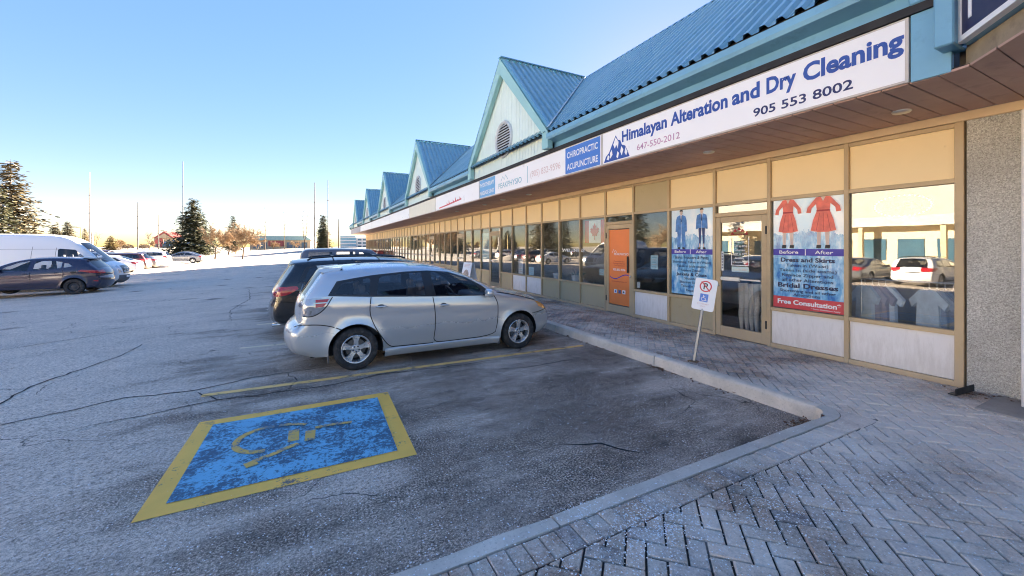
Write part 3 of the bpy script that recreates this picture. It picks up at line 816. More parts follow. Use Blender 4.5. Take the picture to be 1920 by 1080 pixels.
# fascia above the signs: dark gap, blue band, gutter
FX = 4.97
FE = YEND + 2.4
MB().box((FX - .035, 1.30, 3.885), (FX + .10, FE, 3.965)).build('sign_cap', M_BLACK, mall)
MB().bbox((FX - .01, 1.585 - .27, 3.265), (FX + .05, 1.578, 3.884), .004).build('fascia_end_panel', M_ROOFE, mall)
MB().box((FX + .03, 1.32, 3.28), (FX + .20, FE, 3.884)).build('fascia_backing', M_BLACK, mall)
GY = [10.04, 19.75, 29.32, 38.6, 48.3]; GH = 2.46
def gutter(y0, y1):
    prof = [(FX + .03, 3.966), (FX + .03, 4.10), (FX - .10, 4.135), (FX - .17, 4.15), (FX - .19, 4.20), (FX - .19, 4.285), (FX - .16, 4.30), (FX - .10, 4.30), (FX - .05, 4.16), (FX + .12, 4.16), (FX + .12, 3.966)]
    g = MB(); g.prism(prof, y0, y1, lambda a, b_, d: (a, d, b_)); o = g.build('gutter', M_ROOFE, mall); recalc(o.data); return o
ends = [1.36] + [e for g_ in GY for e in (g_ - GH + .02, g_ + GH - .02)] + [FE]
for a, b_ in zip(ends[0::2], ends[1::2]): gutter(a, b_)
# corrugated roof
RX0, RZ0, RX1, RZ1 = 4.80, 4.315, 7.71, 6.97
def corr(width, pitch=.195):
    """profile of a ribbed sheet: (offset, height)"""
    p = []; k = 0.0
    while k < width - 1e-6:
        for a, h in ((0, 0), (.40, 0), (.52, .05), (.84, .05), (.96, 0)):
            if k + a * pitch <= width + 1e-6: p.append((k + a * pitch, h))
        k += pitch
    p.append((width, 0)); return p
slope = Vector((RX1 - RX0, 0, RZ1 - RZ0)); nrm = Vector((-slope.z, 0, slope.x)).normalized()
PW = .195 * 4
prof = corr(PW)
v = []
for o_, h in prof:
    for t in (0, .5, 1): v.append(Vector((RX0, o_, RZ0)) + slope * t + nrm * h)
f = [(3 * i + t, 3 * i + t + 1, 3 * i + t + 4, 3 * i + t + 3) for i in range(len(prof) - 1) for t in (0, 1)]
rp_me = new_mesh('roof_panel', v, f, M_ROOF); recalc(rp_me)
y = 1.32
while y < FE - .1:
    o = link('roof_panel', rp_me, mall); o.location = o.location + Vector((0, y, 0)); y += PW
MB().add([(RX0 + .01, 1.3, RZ0 - .012), (RX0 + .01, FE, RZ0 - .012), (RX1, FE, RZ1 - .012), (RX1, 1.3, RZ1 - .012)], [(0, 1, 2, 3)]).build('roof_deck', M_BLACK, mall)
rc = MB(); rc.prism([(RX1 - .14, RZ1 - .06), (RX1, RZ1 + .055), (RX1 + .14, RZ1 - .06)], 1.3, FE, lambda a, b_, d: (a, d, b_)); o = rc.build('ridge_cap', M_ROOFE, mall); recalc(o.data)
br = MB(); br.add([(RX1, 1.3, RZ1 - .02), (RX1, FE, RZ1 - .02), (10.8, FE, 4.1), (10.8, 1.3, 4.1)], [(0, 1, 2, 3)]); br.add([(RX1, FE, RZ1 - .02), (RX0 + .02, FE, RZ0 - .02), (RX0 + .02, FE, 3.9), (10.8, FE, 3.9), (10.8, FE, 4.1)], [(0, 1, 2, 3, 4)])
br.add([(RX1, 1.3, RZ1 - .02), (RX0 + .02, 1.3, RZ0 - .02), (RX0 + .02, 1.3, 3.9), (10.8, 1.3, 3.9), (10.8, 1.3, 4.1)], [(4, 3, 2, 1, 0)]); br.build('rear_roof', M_ROOF, mall)

# gables
GX = FX - .03; AZ = 6.97; EZ = 4.33; BZ = 3.968
def gable(idx, yc):
    # slopes: ribbed sheets from rake to valley
    for sg in (-1, 1):
        v = []; f = []; hw = GH; ribs = []
        x = GX - .14
        prof = corr(RX1 - x - .02)
        for o_, h in prof:
            xx = x + o_
            t_v = min(1.0, max(0.0, (xx - RX0) / (RX1 - RX0))) if xx > RX0 else 0.0     # valley height share
            top = Vector((xx, yc, AZ + .03)); bot = Vector((xx, yc + sg * hw * (1 - t_v), EZ + (AZ - EZ) * t_v + .03))
            nn = Vector((0, sg * (AZ - EZ), hw)).normalized()
            v += [top + nn * h, bot + nn * h]
        f = [(2 * i, 2 * i + 1, 2 * i + 3, 2 * i + 2) for i in range(len(prof) - 1)]
        o = MB().add(v, f).build('gable_roof_sheet', M_ROOF, mall); recalc(o.data)
        # valley flashing
        a = Vector((RX0 - .02, yc + sg * (GH + .0), EZ + .065)); b_ = Vector((RX1, yc, AZ + .06)); q = Vector((0, sg * .10, .03)); q2 = Vector((.0, -sg * .03, .03))
        MB().add([a + q2, a + q, b_ + q, b_ + q2], [(0, 1, 2, 3)]).build('valley_flashing', M_VALLEY if sg < 0 else M_ROOFE, mall)
        # rake board (front fascia of the slope)
        w = .30; k = w * math.hypot(AZ - EZ, GH) / GH
        poly = [(yc, AZ + .03), (yc + sg * (GH + .03), EZ + .0), (yc + sg * (GH + .03), BZ), (yc + sg * (GH - .21), BZ), (yc + sg * (GH - .21), EZ + .23 - k + .22), (yc, AZ + .03 - k)]
        r = MB(); r.prism(poly, GX - .15, GX - .02, lambda a_, c_, d: (d, a_, c_)); o = r.build('rake_board', M_TEAL, mall); recalc(o.data)
        e = MB(); e.add([(GX - .15, yc, AZ + .075), (GX - .15, yc + sg * (GH + .05), EZ + .04), (GX + .02, yc + sg * (GH + .05), EZ + .04), (GX + .02, yc, AZ + .075)], [(0, 1, 2, 3)]); e.build('rake_flashing', M_TEAL, mall)
    MB().bbox((GX - .16, yc - .09, AZ + .055), (RX1 - .02, yc + .09, AZ + .085), .01).build('gable_ridge_cap', M_ROOFE, mall)
    # siding boards, clipped to the triangle
    bw = .155; n = int(2 * (GH - .2) / bw) + 1; joined = MB()
    for i in range(n):
        y0 = yc - GH + .19 + i * bw; y1 = min(y0 + bw - .012, yc + GH - .19)
        if y1 - y0 < .02: continue
        def top(yy): return max(BZ + .02, AZ - .12 - (AZ - EZ) * abs(yy - yc) / GH)
        poly = [(y0, BZ), (y1, BZ), (y1, top(y1))] + ([(yc, top(yc))] if y0 < yc < y1 else []) + [(y0, top(y0))]
        t = joined if idx > 1 else MB()
        t.prism(poly, GX, GX + .018, lambda a_, c_, d: (d, a_, c_))
        if idx <= 1: o = t.build('siding_board', M_MINT, mall); recalc(o.data)
    if idx > 1: o = tag(joined.build('siding_boards', M_MINT, mall), kind='stuff'); recalc(o.data)
    MB().add([(GX + .02, yc - GH, BZ), (GX + .02, yc + GH, BZ), (GX + .02, yc, AZ - .02)], [(0, 1, 2)]).build('gable_backing', M_MINT, mall)
    # round louvred vent
    vt = MB(); vt.lathe([(.43, -.02), (.43, .02), (.46, .045), (.50, .045), (.52, .02), (.52, -.02)], 40, 'X')
    vo_ = vt.build('vent', pm('vent_grey', (.50, .55, .58), .5), mall, angle=40); recalc(vo_.data); vo_.data.set_sharp_from_angle(angle=R(40))
    vo_.location = vo_.location + Vector((GX - .015, yc + .02, 4.76)); vo_.scale = (-1, 1, 1)
    bk = MB(); bk.lathe([(.001, 0), (.44, 0)], 32, 'X'); bk.build('vent_backing', M_BLACK, vo_).location = (-.006, 0, 0)
    for k in range(11):
        zz = -.38 + k * .076; hw2 = math.sqrt(max(.01, .43 ** 2 - zz ** 2))
        s_ = MB(); s_.add([(.005, -hw2, zz + .03), (.005, hw2, zz + .03), (.04, hw2, zz - .015), (.04, -hw2, zz - .015), (.0, -hw2, zz + .02), (.0, hw2, zz + .02), (.035, hw2, zz - .025), (.035, -hw2, zz - .025)], [(0, 1, 2, 3), (7, 6, 5, 4), (0, 3, 7, 4), (1, 5, 6, 2), (3, 2, 6, 7)])
        o = s_.build('louvre', MATS['vent_grey'], vo_); recalc(o.data)
for i, g_ in enumerate(GY): gable(i, g_)

# corner at the near end: boxed downspout and the turned fascia
MB().bbox((FX - .20, 1.25, 3.44), (FX + .1, 1.375, 5.2), .012).build('boxed_downspout', M_ROOFE, mall)
MB().bbox((FX - .05, 1.375, 3.96), (FX + .1, 1.58, 5.0), .012).build('corner_flashing', M_ROOFE, mall)
dg = Vector((-.77, -.64, 0)); dn = Vector((-.64, .77, 0))
def diag(t, o_, z): p = Vector((FX - .02, 1.25, 0)) + dg * t + dn * o_; return (p.x, p.y, z)
def dbox(name, t0, t1, o0, o1, z0, z1, mat, parent=mall):
    b = MB(); v = [diag(t, o_, z) for z in (z0, z1) for t, o_ in ((t0, o0), (t1, o0), (t1, o1), (t0, o1))]
    b.add(v, [(0, 3, 2, 1), (4, 5, 6, 7), (0, 1, 5, 4), (1, 2, 6, 5), (2, 3, 7, 6), (3, 0, 4, 7)]); o = b.build(name, mat, parent); recalc(o.data); return o
dbox('turned_fascia', 0, 3.2, -.30, 0, 3.455, 5.2, M_ROOFE)
dbox('turned_beam', -.05, 3.2, -.42, -.05, 3.275, 3.45, pm('weathered_beam', (.30, .245, .17), .7, var=.2, scale=4, dirt=((.12, .09, .07), 5, .5, .7)))
dsign = thing('corner_sign', 'dark navy sign box with white border on the turned corner fascia', 'sign', diag(.1, .02, 3.5), wc=True)
dbox('sign_face', .10, 3.0, .0, .05, 3.50, 5.2, pm('navy_face', (.035, .035, .085), .35, var=.1), dsign)
dbox('sign_border', .045, 3.05, -.0, .06, 3.455, 3.50, M_WHITE, dsign)
dbox('sign_border', .045, .10, -.0, .06, 3.502, 5.2, M_WHITE, dsign)
dbox('lettering', .19, .225, .05, .056, 3.60, 4.3, M_WHITE, dsign)

# ------------------------------------------------------------------ sign boxes on the fascia
M_SIGNW = pm('sign_white', (0.93, 0.91, 0.89), 0.35, var=.02, scale=1, dirt=((.7, .68, .64), 3, .62, .4))
M_SIGNC = pm('sign_cream', (0.80, 0.74, 0.58), 0.4, var=.03); M_SIGNG = pm('sign_grey', (0.34, 0.35, 0.40), 0.5)
M_INK = pm('ink_blue', (0.02, 0.08, 0.36), .5, var=.05); M_NAVY = pm('ink_navy', (0.02, 0.03, 0.13), .5, var=.05)
M_LILAC = pm('ink_lilac', (0.55, 0.28, 0.42), .5, var=.05); M_SKYB = pm('sign_blue', (0.06, 0.20, 0.62), .4, var=.08, scale=1.5)
M_SKYL = pm('sign_light_blue', (0.16, 0.42, 0.72), .4, var=.08); M_TEALINK = pm('ink_teal', (0.25, 0.50, 0.58), .5); M_GREYINK = pm('ink_pale_red', (0.72, 0.56, 0.53), .5)
M_RED = pm('ink_red', (0.62, 0.06, 0.07), .45, var=.05)
SZ0, SZ1 = 3.275, 3.88
def sign_box(y0, y1, label, face):
    t = thing('fascia_sign', label, 'sign', (FX, (y0 + y1) / 2, SZ0), wc=True)
    MB().bbox((FX - .012, y0 + .004, SZ0), (FX + .028, y1 - .004, SZ1), .004).build('frame', pm('sign_frame', (.60, .55, .50), .5), t)
    MB().box((FX - .016, y0 + .03, SZ0 + .022), (FX - .0125, y1 - .03, SZ1 - .022)).build('face', face, t)
    return t
XS = FX - .019
sg = sign_box(1.585, 5.90, 'long white sign reading Himalayan Alteration and Dry Cleaning in blue', M_SIGNW)
for s_, ya, yb in (('Himalayan', 5.36, 4.37), ('Alteration', 4.30, 3.37), ('and', 3.31, 2.95), ('Dry', 2.87, 2.54), ('Cleaning', 2.47, 1.62)):
    wall_text(s_, XS, ya, 3.60, .185, M_INK, sg, w=ya - yb, bold=.034)
wall_text('905 553 8002', XS, 3.03, 3.365, .10, M_NAVY, sg, w=1.02, bold=.018)
wall_text('647-550-2012', XS, 5.0, 3.37, .10, M_LILAC, sg, w=.87, bold=.006)
def wall_poly(pts, X, mat, parent, name): return fan_poly([(X, y_, z_) for y_, z_ in pts], name, mat, parent)
wall_poly([(5.84, 3.31), (5.78, 3.42), (5.70, 3.47), (5.62, 3.60), (5.52, 3.755), (5.46, 3.66), (5.40, 3.64), (5.36, 3.55), (5.28, 3.52), (5.22, 3.42), (5.17, 3.31)], XS, M_INK, sg, 'mountain_logo')
for pl in ([(5.52, 3.72), (5.58, 3.60), (5.54, 3.52), (5.50, 3.58), (5.46, 3.50), (5.44, 3.62)], [(5.72, 3.44), (5.68, 3.40), (5.70, 3.34), (5.76, 3.36)], [(5.62, 3.52), (5.60, 3.42), (5.66, 3.36), (5.67, 3.46)], [(5.37, 3.53), (5.40, 3.44), (5.36, 3.36), (5.32, 3.46)], [(5.27, 3.49), (5.29, 3.40), (5.25, 3.34), (5.22, 3.40)], [(5.47, 3.46), (5.50, 3.36), (5.46, 3.33), (5.43, 3.42)]):
    wall_poly(pl, XS - .003, M_SIGNW, sg, 'snow_streak')
sg = sign_box(5.905, 11.92, 'white clinic sign with blue end panels and faded phone number', M_SIGNW)
MB().box((FX - .0195, 5.95, SZ0 + .03), (FX - .0165, 7.09, SZ1 - .03)).build('blue_panel', M_SKYB, sg)
MB().box((FX - .0195, 10.70, SZ0 + .03), (FX - .0165, 11.88, SZ1 - .03)).build('blue_panel', M_SKYL, sg)
wall_text('CHIROPRACTIC', FX - .022, 7.03, 3.63, .125, M_WHITE, sg, w=1.02, bold=.022)
wall_text('ACUPUNCTURE', FX - .022, 7.03, 3.38, .125, M_WHITE, sg, w=1.02, bold=.022)
wall_text('PHYSIOTHERAPY', FX - .022, 11.84, 3.63, .12, M_WHITE, sg, w=1.08, bold=.02)
wall_text('MASSAGE UNIT', FX - .022, 11.84, 3.38, .12, M_WHITE, sg, w=1.08, bold=.02)
wall_text('PEAKPHYSIO', XS, 10.46, 3.42, .15, M_TEALINK, sg, w=1.4, bold=.006)
wall_text('(905) 832-9596', XS, 8.60, 3.47, .15, M_GREYINK, sg, w=1.32, bold=.004)
MB().box((FX - .0185, 8.74, 3.36), (FX - .0165, 8.76, 3.78)).build('divider_line', M_TEALINK, sg)
def stroke_poly(pts, w, X, mat, parent, name):
    vv = []
    for i, p in enumerate(pts):
        a = pts[max(0, i - 1)]; c = pts[min(len(pts) - 1, i + 1)]; dx, dy = c[0] - a[0], c[1] - a[1]; l = math.hypot(dx, dy) or 1
        vv += [(X, p[0] - dy / l * w / 2, p[1] + dx / l * w / 2), (X, p[0] + dy / l * w / 2, p[1] - dx / l * w / 2)]
    return link(name, new_mesh(name, vv, [(2 * i, 2 * i + 1, 2 * i + 3, 2 * i + 2) for i in range(len(pts) - 1)], mat), parent)
stroke_poly([(10.30, 3.62), (10.18, 3.74), (10.08, 3.64), (10.0, 3.76), (9.86, 3.62)], .02, XS, M_TEALINK, sg, 'peak_logo')
sg = sign_box(11.925, 16.85, 'white shop sign with small red flame-like mark', M_SIGNW)
fl = [(16.3, 3.36), (15.2, 3.40), (13.6, 3.47)]
stroke_poly(fl, .05, XS, M_RED, sg, 'red_swoosh')
for k in range(7):
    yy = 15.3 - k * .25; hh = .10 + .07 * math.sin(k * 2.1); zz = 3.41 + .012 * k
    wall_poly([(yy, zz), (yy - .13, zz + .01), (yy - .02, zz + hh)], XS, M_RED, sg, 'red_flame')
for (a, b_, lb, fc) in ((16.855, 21.85, 'blank cream sign panel beside the red-marked sign', M_SIGNC), (21.855, 27.85, 'blank white sign panel below the second gable gap', M_SIGNW), (27.855, 36.0, 'long blank white sign panel near the far gables', M_SIGNW), (36.005, 44.3, 'blank white sign panel second from the far end', M_SIGNW), (44.305, FE - .05, 'grey sign panel at the far end of the shops', M_SIGNG)):
    sign_box(a, b_, lb, fc)
# ------------------------------------------------------------------ vehicles
def paint(name, c, metal=0.0, rough=0.3, coat=0.6, dirt=0.35):
    m, nt, b, o = nodes(name); v = coords(nt, 'Object')
    sep = nt.nodes.new('ShaderNodeSeparateXYZ'); L(nt, v, sep.inputs[0])
    n = noise(nt, v, 5, 6, .65)
    low = math_(nt, 'SUBTRACT', 0.52, sep.outputs[2])                       # road film on the lower panels
    k = math_(nt, 'MULTIPLY', math_(nt, 'MULTIPLY', math_(nt, 'ADD', low, .22), 1.5, True), math_(nt, 'ADD', n, .25), True)
    k = math_(nt, 'MULTIPLY', k, dirt)
    geo = nt.nodes.new('ShaderNodeNewGeometry')
    cc = mixc(nt, k, c, (0.40, 0.40, 0.40))
    cc = mixc(nt, geo.outputs['Backfacing'], cc, (0.02, 0.02, 0.022))        # trim on the inside of the shell
    L(nt, cc, b.inputs['Base Color'])
    L(nt, math_(nt, 'ADD', math_(nt, 'MULTIPLY', k, .8), rough), b.inputs['Roughness'])
    L(nt, math_(nt, 'MULTIPLY', math_(nt, 'SUBTRACT', 1.0, geo.outputs['Backfacing']), metal), b.inputs['Metallic'])
    cw = math_(nt, 'MULTIPLY', math_(nt, 'SUBTRACT', 1.0, math_(nt, 'MULTIPLY', k, .9, True)), coat)
    L(nt, cw, b.inputs['Coat Weight']); b.inputs['Coat Roughness'].default_value = .06
    return m
P_SILVER = paint('silver_paint', (0.54, 0.57, 0.59), .5, .2, .8, .45)
P_BLACK = paint('black_paint', (0.006, 0.006, 0.007), 0, .18, .6, .05)
P_NAVY = paint('dark_blue_paint', (0.022, 0.022, 0.055), .3, .22, .7, .12)
P_WHITE = paint('white_paint', (0.82, 0.81, 0.80), 0, .35, .5, .3)
P_CHAR = paint('charcoal_paint', (0.13, 0.13, 0.15), .3, .35, .5, .3)
P_MAROON = paint('maroon_paint', (0.10, 0.035, 0.04), .3, .3, .6, .3)
P_GREY = paint('grey_paint', (0.22, 0.23, 0.25), .5, .33, .6, .3)
M_CARGL = glass('car_glass', (0.86, 0.88, 0.90), 1.75)
M_CARGD = glass('tinted_car_glass', (0.22, 0.24, 0.28), 1.9)
M_TRIMB = pm('black_trim', (0.012, 0.012, 0.013), .35, var=.1, coat=.3)
M_RUB = pm('tyre_rubber', (0.028, 0.027, 0.027), .85, var=.35, scale=14, space='Object', dirt=((.16, .15, .14), 9, .5, .5))
M_ALLOY = pm('alloy', (0.62, 0.63, 0.65), .3, .75, var=.08, scale=8, space='Object', dirt=((.2, .19, .18), 14, .55, .5))
M_WELL = pm('wheel_well', (0.012, 0.012, 0.012), .95)
M_SEAT = pm('seat_cloth', (0.16, 0.16, 0.17), .9); M_DASH = pm('dashboard', (0.09, 0.09, 0.095), .7)
M_TAILR = pm('tail_red', (0.42, 0.012, 0.02), .12, var=.15, scale=20, space='Object', coat=.8)
M_TAILC = pm('lamp_clear', (0.42, 0.43, 0.45), .10, .5, var=.15, scale=25, space='Object', coat=.8)
M_AMBER = pm('lamp_amber', (0.75, 0.30, 0.05), .15, var=.12, scale=20, space='Object', coat=.8)
M_CHROME = pm('chrome', (0.72, 0.73, 0.75), .12, .95, var=.05)
M_PLATE = pm('plate_white', (0.70, 0.72, 0.76), .4)
M_MUD = pm('grey_plastic', (0.13, 0.13, 0.135), .7)

def chaikin(p, it=2):
    for _ in range(it):
        q = [p[0]]
        for a, b_ in zip(p, p[1:]):
            q += [(a[0] * .75 + b_[0] * .25, a[1] * .75 + b_[1] * .25), (a[0] * .25 + b_[0] * .75, a[1] * .25 + b_[1] * .75)]
        q.append(p[-1]); p = q
    return p
def resample(p, step):
    out = [p[0]]
    for a, b_ in zip(p, p[1:]):
        n = max(1, int(round(math.hypot(b_[0] - a[0], b_[1] - a[1]) / step)))
        out += [(a[0] + (b_[0] - a[0]) * i / n, a[1] + (b_[1] - a[1]) * i / n) for i in range(1, n + 1)]
    return out
def in_poly(x, z, P):
    c = False; j = len(P) - 1
    for i in range(len(P)):
        if (P[i][1] > z) != (P[j][1] > z) and x < (P[j][0] - P[i][0]) * (z - P[i][1]) / (P[j][1] - P[i][1]) + P[i][0]: c = not c
        j = i
    return c

_wheels = {}
def wheel_data(Rw, style):
    key = (Rw, style)
    if key in _wheels: return _wheels[key]
    t = MB(); w = .098
    t.lathe([(.66 * Rw, -w + .006), (.70 * Rw, -w - .004), (.82 * Rw, -w - .008), (.93 * Rw, -w + .002), (.985 * Rw, -w + .02), (Rw, -w + .045), (Rw, w - .045), (.985 * Rw, w - .02), (.93 * Rw, w), (.70 * Rw, w), (.66 * Rw, w)], 44, 'Y')
    tm = t.mesh('tyre', M_RUB, angle=35)
    r = MB(); ro = .665 * Rw
    r.lathe([(ro, -w + .004), (ro - .006, -w), (ro - .016, -w + .002), (ro - .022, -w + .014), (ro - .03, -.04), (ro - .03, w)], 44, 'Y')
    if style == 'steel':
        r.lathe([(.60 * Rw, -.02), (.45 * Rw, -.05), (.30 * Rw, -.035), (.16 * Rw, -.05), (.001, -.055)], 30, 'Y')
        for k in range(9):
            a = 2 * math.pi * k / 9; r.blob((.47 * Rw * math.cos(a), -.052, .47 * Rw * math.sin(a)), (.02, .006, .02), 1, 8, 5, 1)
    else:
        n = 5
        for k in range(n):
            a0 = 2 * math.pi * k / n + math.pi / 2
            def P(rad, off, y_): return (rad * math.cos(a0) - off * math.sin(a0), y_, rad * math.sin(a0) + off * math.cos(a0))
            ri, rm, re = .10 * Rw, .36 * Rw, ro - .012
            top = [P(ri, -.055 * Rw * 2, -.062), P(rm, -.095 * Rw, -.076), P(re, -.19 * Rw, -.080), P(re, -.02 * Rw, -.070), P(re, .02 * Rw, -.070), P(re, .19 * Rw, -.080), P(rm, .095 * Rw, -.076), P(ri, .055 * Rw * 2, -.062)]
            bot = [(p[0], -.03, p[2]) for p in top]; m_ = len(top)
            r.add(top + bot, [(0, 1, 6, 7), (1, 2, 3), (1, 3, 4, 6), (4, 5, 6)] + [((i + 1) % m_, i, m_ + i, m_ + (i + 1) % m_) for i in range(m_)])
        r.lathe([(.20 * Rw, -.045), (.20 * Rw, -.066), (.17 * Rw, -.074), (.001, -.076)], 24, 'Y')
        for k in range(5):
            a = 2 * math.pi * k / 5 + math.pi / 2 + .63; r.blob((.135 * Rw * math.cos(a), -.077, .135 * Rw * math.sin(a)), (.011, .006, .011), 1, 8, 5, 1)
    rm_ = r.mesh('rim', [M_ALLOY if style != 'steel' else pm('steel_rim', (.06, .06, .065), .6, .3), M_DARKMET], angle=30); recalc(rm_)
    d = MB(); d.lathe([(ro - .03, .0), (.001, .0)], 30, 'Y'); d.lathe([(.45 * Rw, -.015), (.12 * Rw, -.02), (.001, -.02)], 30, 'Y', 1)
    dm = d.mesh('brake_disc', [M_WELL, pm('brake_steel', (.12, .12, .12), .4, .8)])
    _wheels[key] = (tm, rm_, dm); return _wheels[key]

_car_cache = {}
def car(S, label, rear, rz, z=0.0, pnt=None, group=None, cat='car', name=None):
    """S: side-view description; rear = world position of the rear end on the centre line, rz = heading"""
    key = (S['id'], pnt.name)
    if key not in _car_cache: _car_cache[key] = car_parts(S, pnt)
    root = thing(name or S['name'], label, cat, (rear[0], rear[1], z), rz, group)
    for nm, me, loc, rot, kids in _car_cache[key]:
        o = link(nm, me, root); o.location = loc; o.rotation_euler = (0, 0, rot)
        for kn, km in kids: link(kn, km, o)
    return root

def car_parts(S, pnt):
    W, belt, tum = S['w'] / 2, S['belt'], S.get('tum', .33)
    Rw, arch = S['rw'], S['arch']; wx = S['wheels']; sill = S['sill']
    top = resample(chaikin(S['outline'], 2), .05)                # rear bottom -> roof -> front bottom
    xr, xf = min(p[0] for p in top), max(p[0] for p in top)
    T = np.array(top); SEG = T[1:] - T[:-1]; SL = (SEG ** 2).sum(1)
    def dist(x, z_):
        p = np.array((x, z_)) - T[:-1]; t = np.clip((p * SEG).sum(1) / SL, 0, 1); q = p - SEG * t[:, None]
        return math.sqrt((q ** 2).sum(1).min())
    rr = S.get('round', .11); pe = S.get('plan', (.12, .16)); Lc = xf - xr
    def beltz(x): return np.interp(x, [b_[0] for b_ in belt], [b_[1] for b_ in belt])
    def ysurf(x, z_, d=None):
        d = dist(x, z_) if d is None else d
        u = (x - xr) / Lc
        e0 = max(0, (.24 - u) / .24); e1 = max(0, (u - .74) / .26)
        y_ = W - pe[0] * e0 ** 2.2 - pe[1] * e1 ** 2.2
        bz_ = beltz(x)
        if z_ > bz_: y_ -= tum * (z_ - bz_) + .25 * (z_ - bz_) ** 2
        zm = .62 * bz_
        y_ -= .045 * ((min(z_, bz_) - zm) / zm) ** 2 + (.05 * max(0, (.36 - z_) / .2) ** 2)
        sh = abs(z_ - (bz_ - .13)); y_ += .010 * math.exp(-(sh / .05) ** 2)          # shoulder line
        if wx[0] + arch < x < wx[1] - arch: y_ -= .014 * min(1, max(0, (.47 - z_) / .06)) * min(1, (x - wx[0] - arch) / .15) * min(1, (wx[1] - arch - x) / .15)      # tucked lower doors
        for cx in wx:
            ra = math.hypot(x - cx, z_ - Rw) - arch
            if ra < .15: y_ += .020 * math.exp(-(max(ra, 0) / .045) ** 2)
        if d < rr: y_ -= rr * (1 - math.sqrt(max(0, 1 - (1 - d / rr) ** 2)))
        return y_
    # region polygon with wheel arches
    bot = []
    xs_ = sorted(wx, reverse=True)
    fb, rb_ = top[-1], top[0]
    cur = fb
    for cx in xs_:
        a = math.acos(min(1, max(-1, (cx and (Rw - sill) / arch)))) if arch > abs(Rw - sill) else 0
        a0 = -math.asin((Rw - sill) / arch)
        for i in range(19):
            an = a0 + (math.pi - 2 * a0) * i / 18
            bot.append((cx + arch * math.cos(an), Rw + arch * math.sin(an)))
    region = top + bot
    pts = list(region); edges = [(i, (i + 1) % len(region)) for i in range(len(region))]
    zones = S['zones']
    for zn in zones:
        P = resample(zn['poly'] + [zn['poly'][0]], .06)[:-1]
        if zn.get('smooth'): P = resample(chaikin(zn['poly'] + [zn['poly'][0]], 2), .05)[:-1]
        zn['_p'] = P; n0 = len(pts); pts += P; edges += [(n0 + i, n0 + (i + 1) % len(P)) for i in range(len(P))]
    for d in (.008, .022, .045, .075):
        for i in range(1, len(top) - 1):
            a, c = top[i - 1], top[i + 1]; dx, dz = c[0] - a[0], c[1] - a[1]; l = math.hypot(dx, dz)
            p = (top[i][0] + dz / l * d, top[i][1] - dx / l * d)
            if in_poly(*p, region) and abs(dist(*p) - d) < .25 * d: pts.append(p)
    step = S.get('grid', .07); x = xr
    while x < xf:
        z_ = sill
        while z_ < 2.8:
            p = (x + (.5 * step if int(z_ / step) % 2 else 0), z_)
            if in_poly(*p, region) and dist(*p) > .095: pts.append(p)
            z_ += step
        x += step
    vo, _, fo, *_ = delaunay_2d_cdt([Vector(p) for p in pts], edges, [], 0, 1e-5)
    vo = [(p.x, p.y) for p in vo]
    V = []; F = []; K = []
    ycache = [ysurf(*p) for p in vo]
    border = {}
    for i, p in enumerate(vo): border[(round(p[0], 4), round(p[1], 4))] = i
    for sgn in (-1, 1):
        b0 = len(V); V += [(p[0], sgn * y_, p[1]) for p, y_ in zip(vo, ycache)]
        for t in fo:
            cx = sum(vo[i][0] for i in t) / 3; cz = sum(vo[i][1] for i in t) / 3
            if not in_poly(cx, cz, region): continue
            a, b_, c = (vo[i] for i in t)
            if abs((b_[0] - a[0]) * (c[1] - a[1]) - (b_[1] - a[1]) * (c[0] - a[0])) < 1e-9: continue
            zk = ('body', 'paint', 0)
            for zi, zn in enumerate(zones):
                if in_poly(cx, cz, zn['_p']): zk = (zn['name'], zn['mat'], sgn if not zn.get('both') else 0, zi)
            t2 = tuple(i + b0 for i in t)
            F.append(t2 if sgn < 0 else t2[::-1]); K.append(zk)
    nb = len(vo)
    # cross surface over the top from side to side
    bi = [border.get((round(p[0], 4), round(p[1], 4))) for p in top]
    bi = [k if k is not None else min(range(nb), key=lambda j: (vo[j][0] - top[i][0]) ** 2 + (vo[j][1] - top[i][1]) ** 2) for i, k in enumerate(bi)]
    TS = [0, .05, .14, .26, .42, .6, .8]; ts = [t / 2 for t in TS] + [.5] + [1 - t / 2 for t in reversed(TS)]
    rows = []
    for i, p in enumerate(top):
        a, c = top[max(0, i - 1)], top[min(len(top) - 1, i + 1)]; dx, dz = c[0] - a[0], c[1] - a[1]; l = math.hypot(dx, dz)
        n = (-dz / l, dx / l); cr = S['crown'](p[0], p[1], n); yb = ycache[bi[i]]
        row = [bi[i]]
        for t in ts[1:-1]:
            y_ = -yb + 2 * yb * t; k = 1 - abs(2 * t - 1); bul = 1 - (1 - k) ** 2.2
            row.append(len(V)); V.append((p[0] + n[0] * cr * bul, y_, p[1] + n[1] * cr * bul))
        row.append(bi[i] + nb); rows.append(row)
    for i in range(len(rows) - 1):
        xm, zm = (top[i][0] + top[i + 1][0]) / 2, (top[i][1] + top[i + 1][1]) / 2
        for j in range(len(ts) - 1):
            tm = abs((ts[j] + ts[j + 1]) - 1)                      # 0 centre .. 1 edge
            zk = S['strip'](xm, zm, tm) or ('body', 'paint')
            sd_ = -1 if j < len(ts) / 2 - .5 else 1
            q = (rows[i][j], rows[i][j + 1], rows[i + 1][j + 1], rows[i + 1][j])
            F.append(q[::-1]); K.append((zk[0], zk[1], sd_ if zk[0] in ('taillight', 'headlight') else 0, zk[0] + 's' if zk[0] != 'body' else 0) if zk[0] != 'body' else ('body', 'paint', 0))
    Va = np.array(V); Nn = np.zeros_like(Va)
    for t in F:
        a, b_, c = Va[t[0]], Va[t[1]], Va[t[2]]; nn = np.cross(b_ - a, c - a)
        if len(t) == 4: nn = np.cross(Va[t[2]] - Va[t[0]], Va[t[3]] - Va[t[1]])
        for i in t: Nn[i] += nn
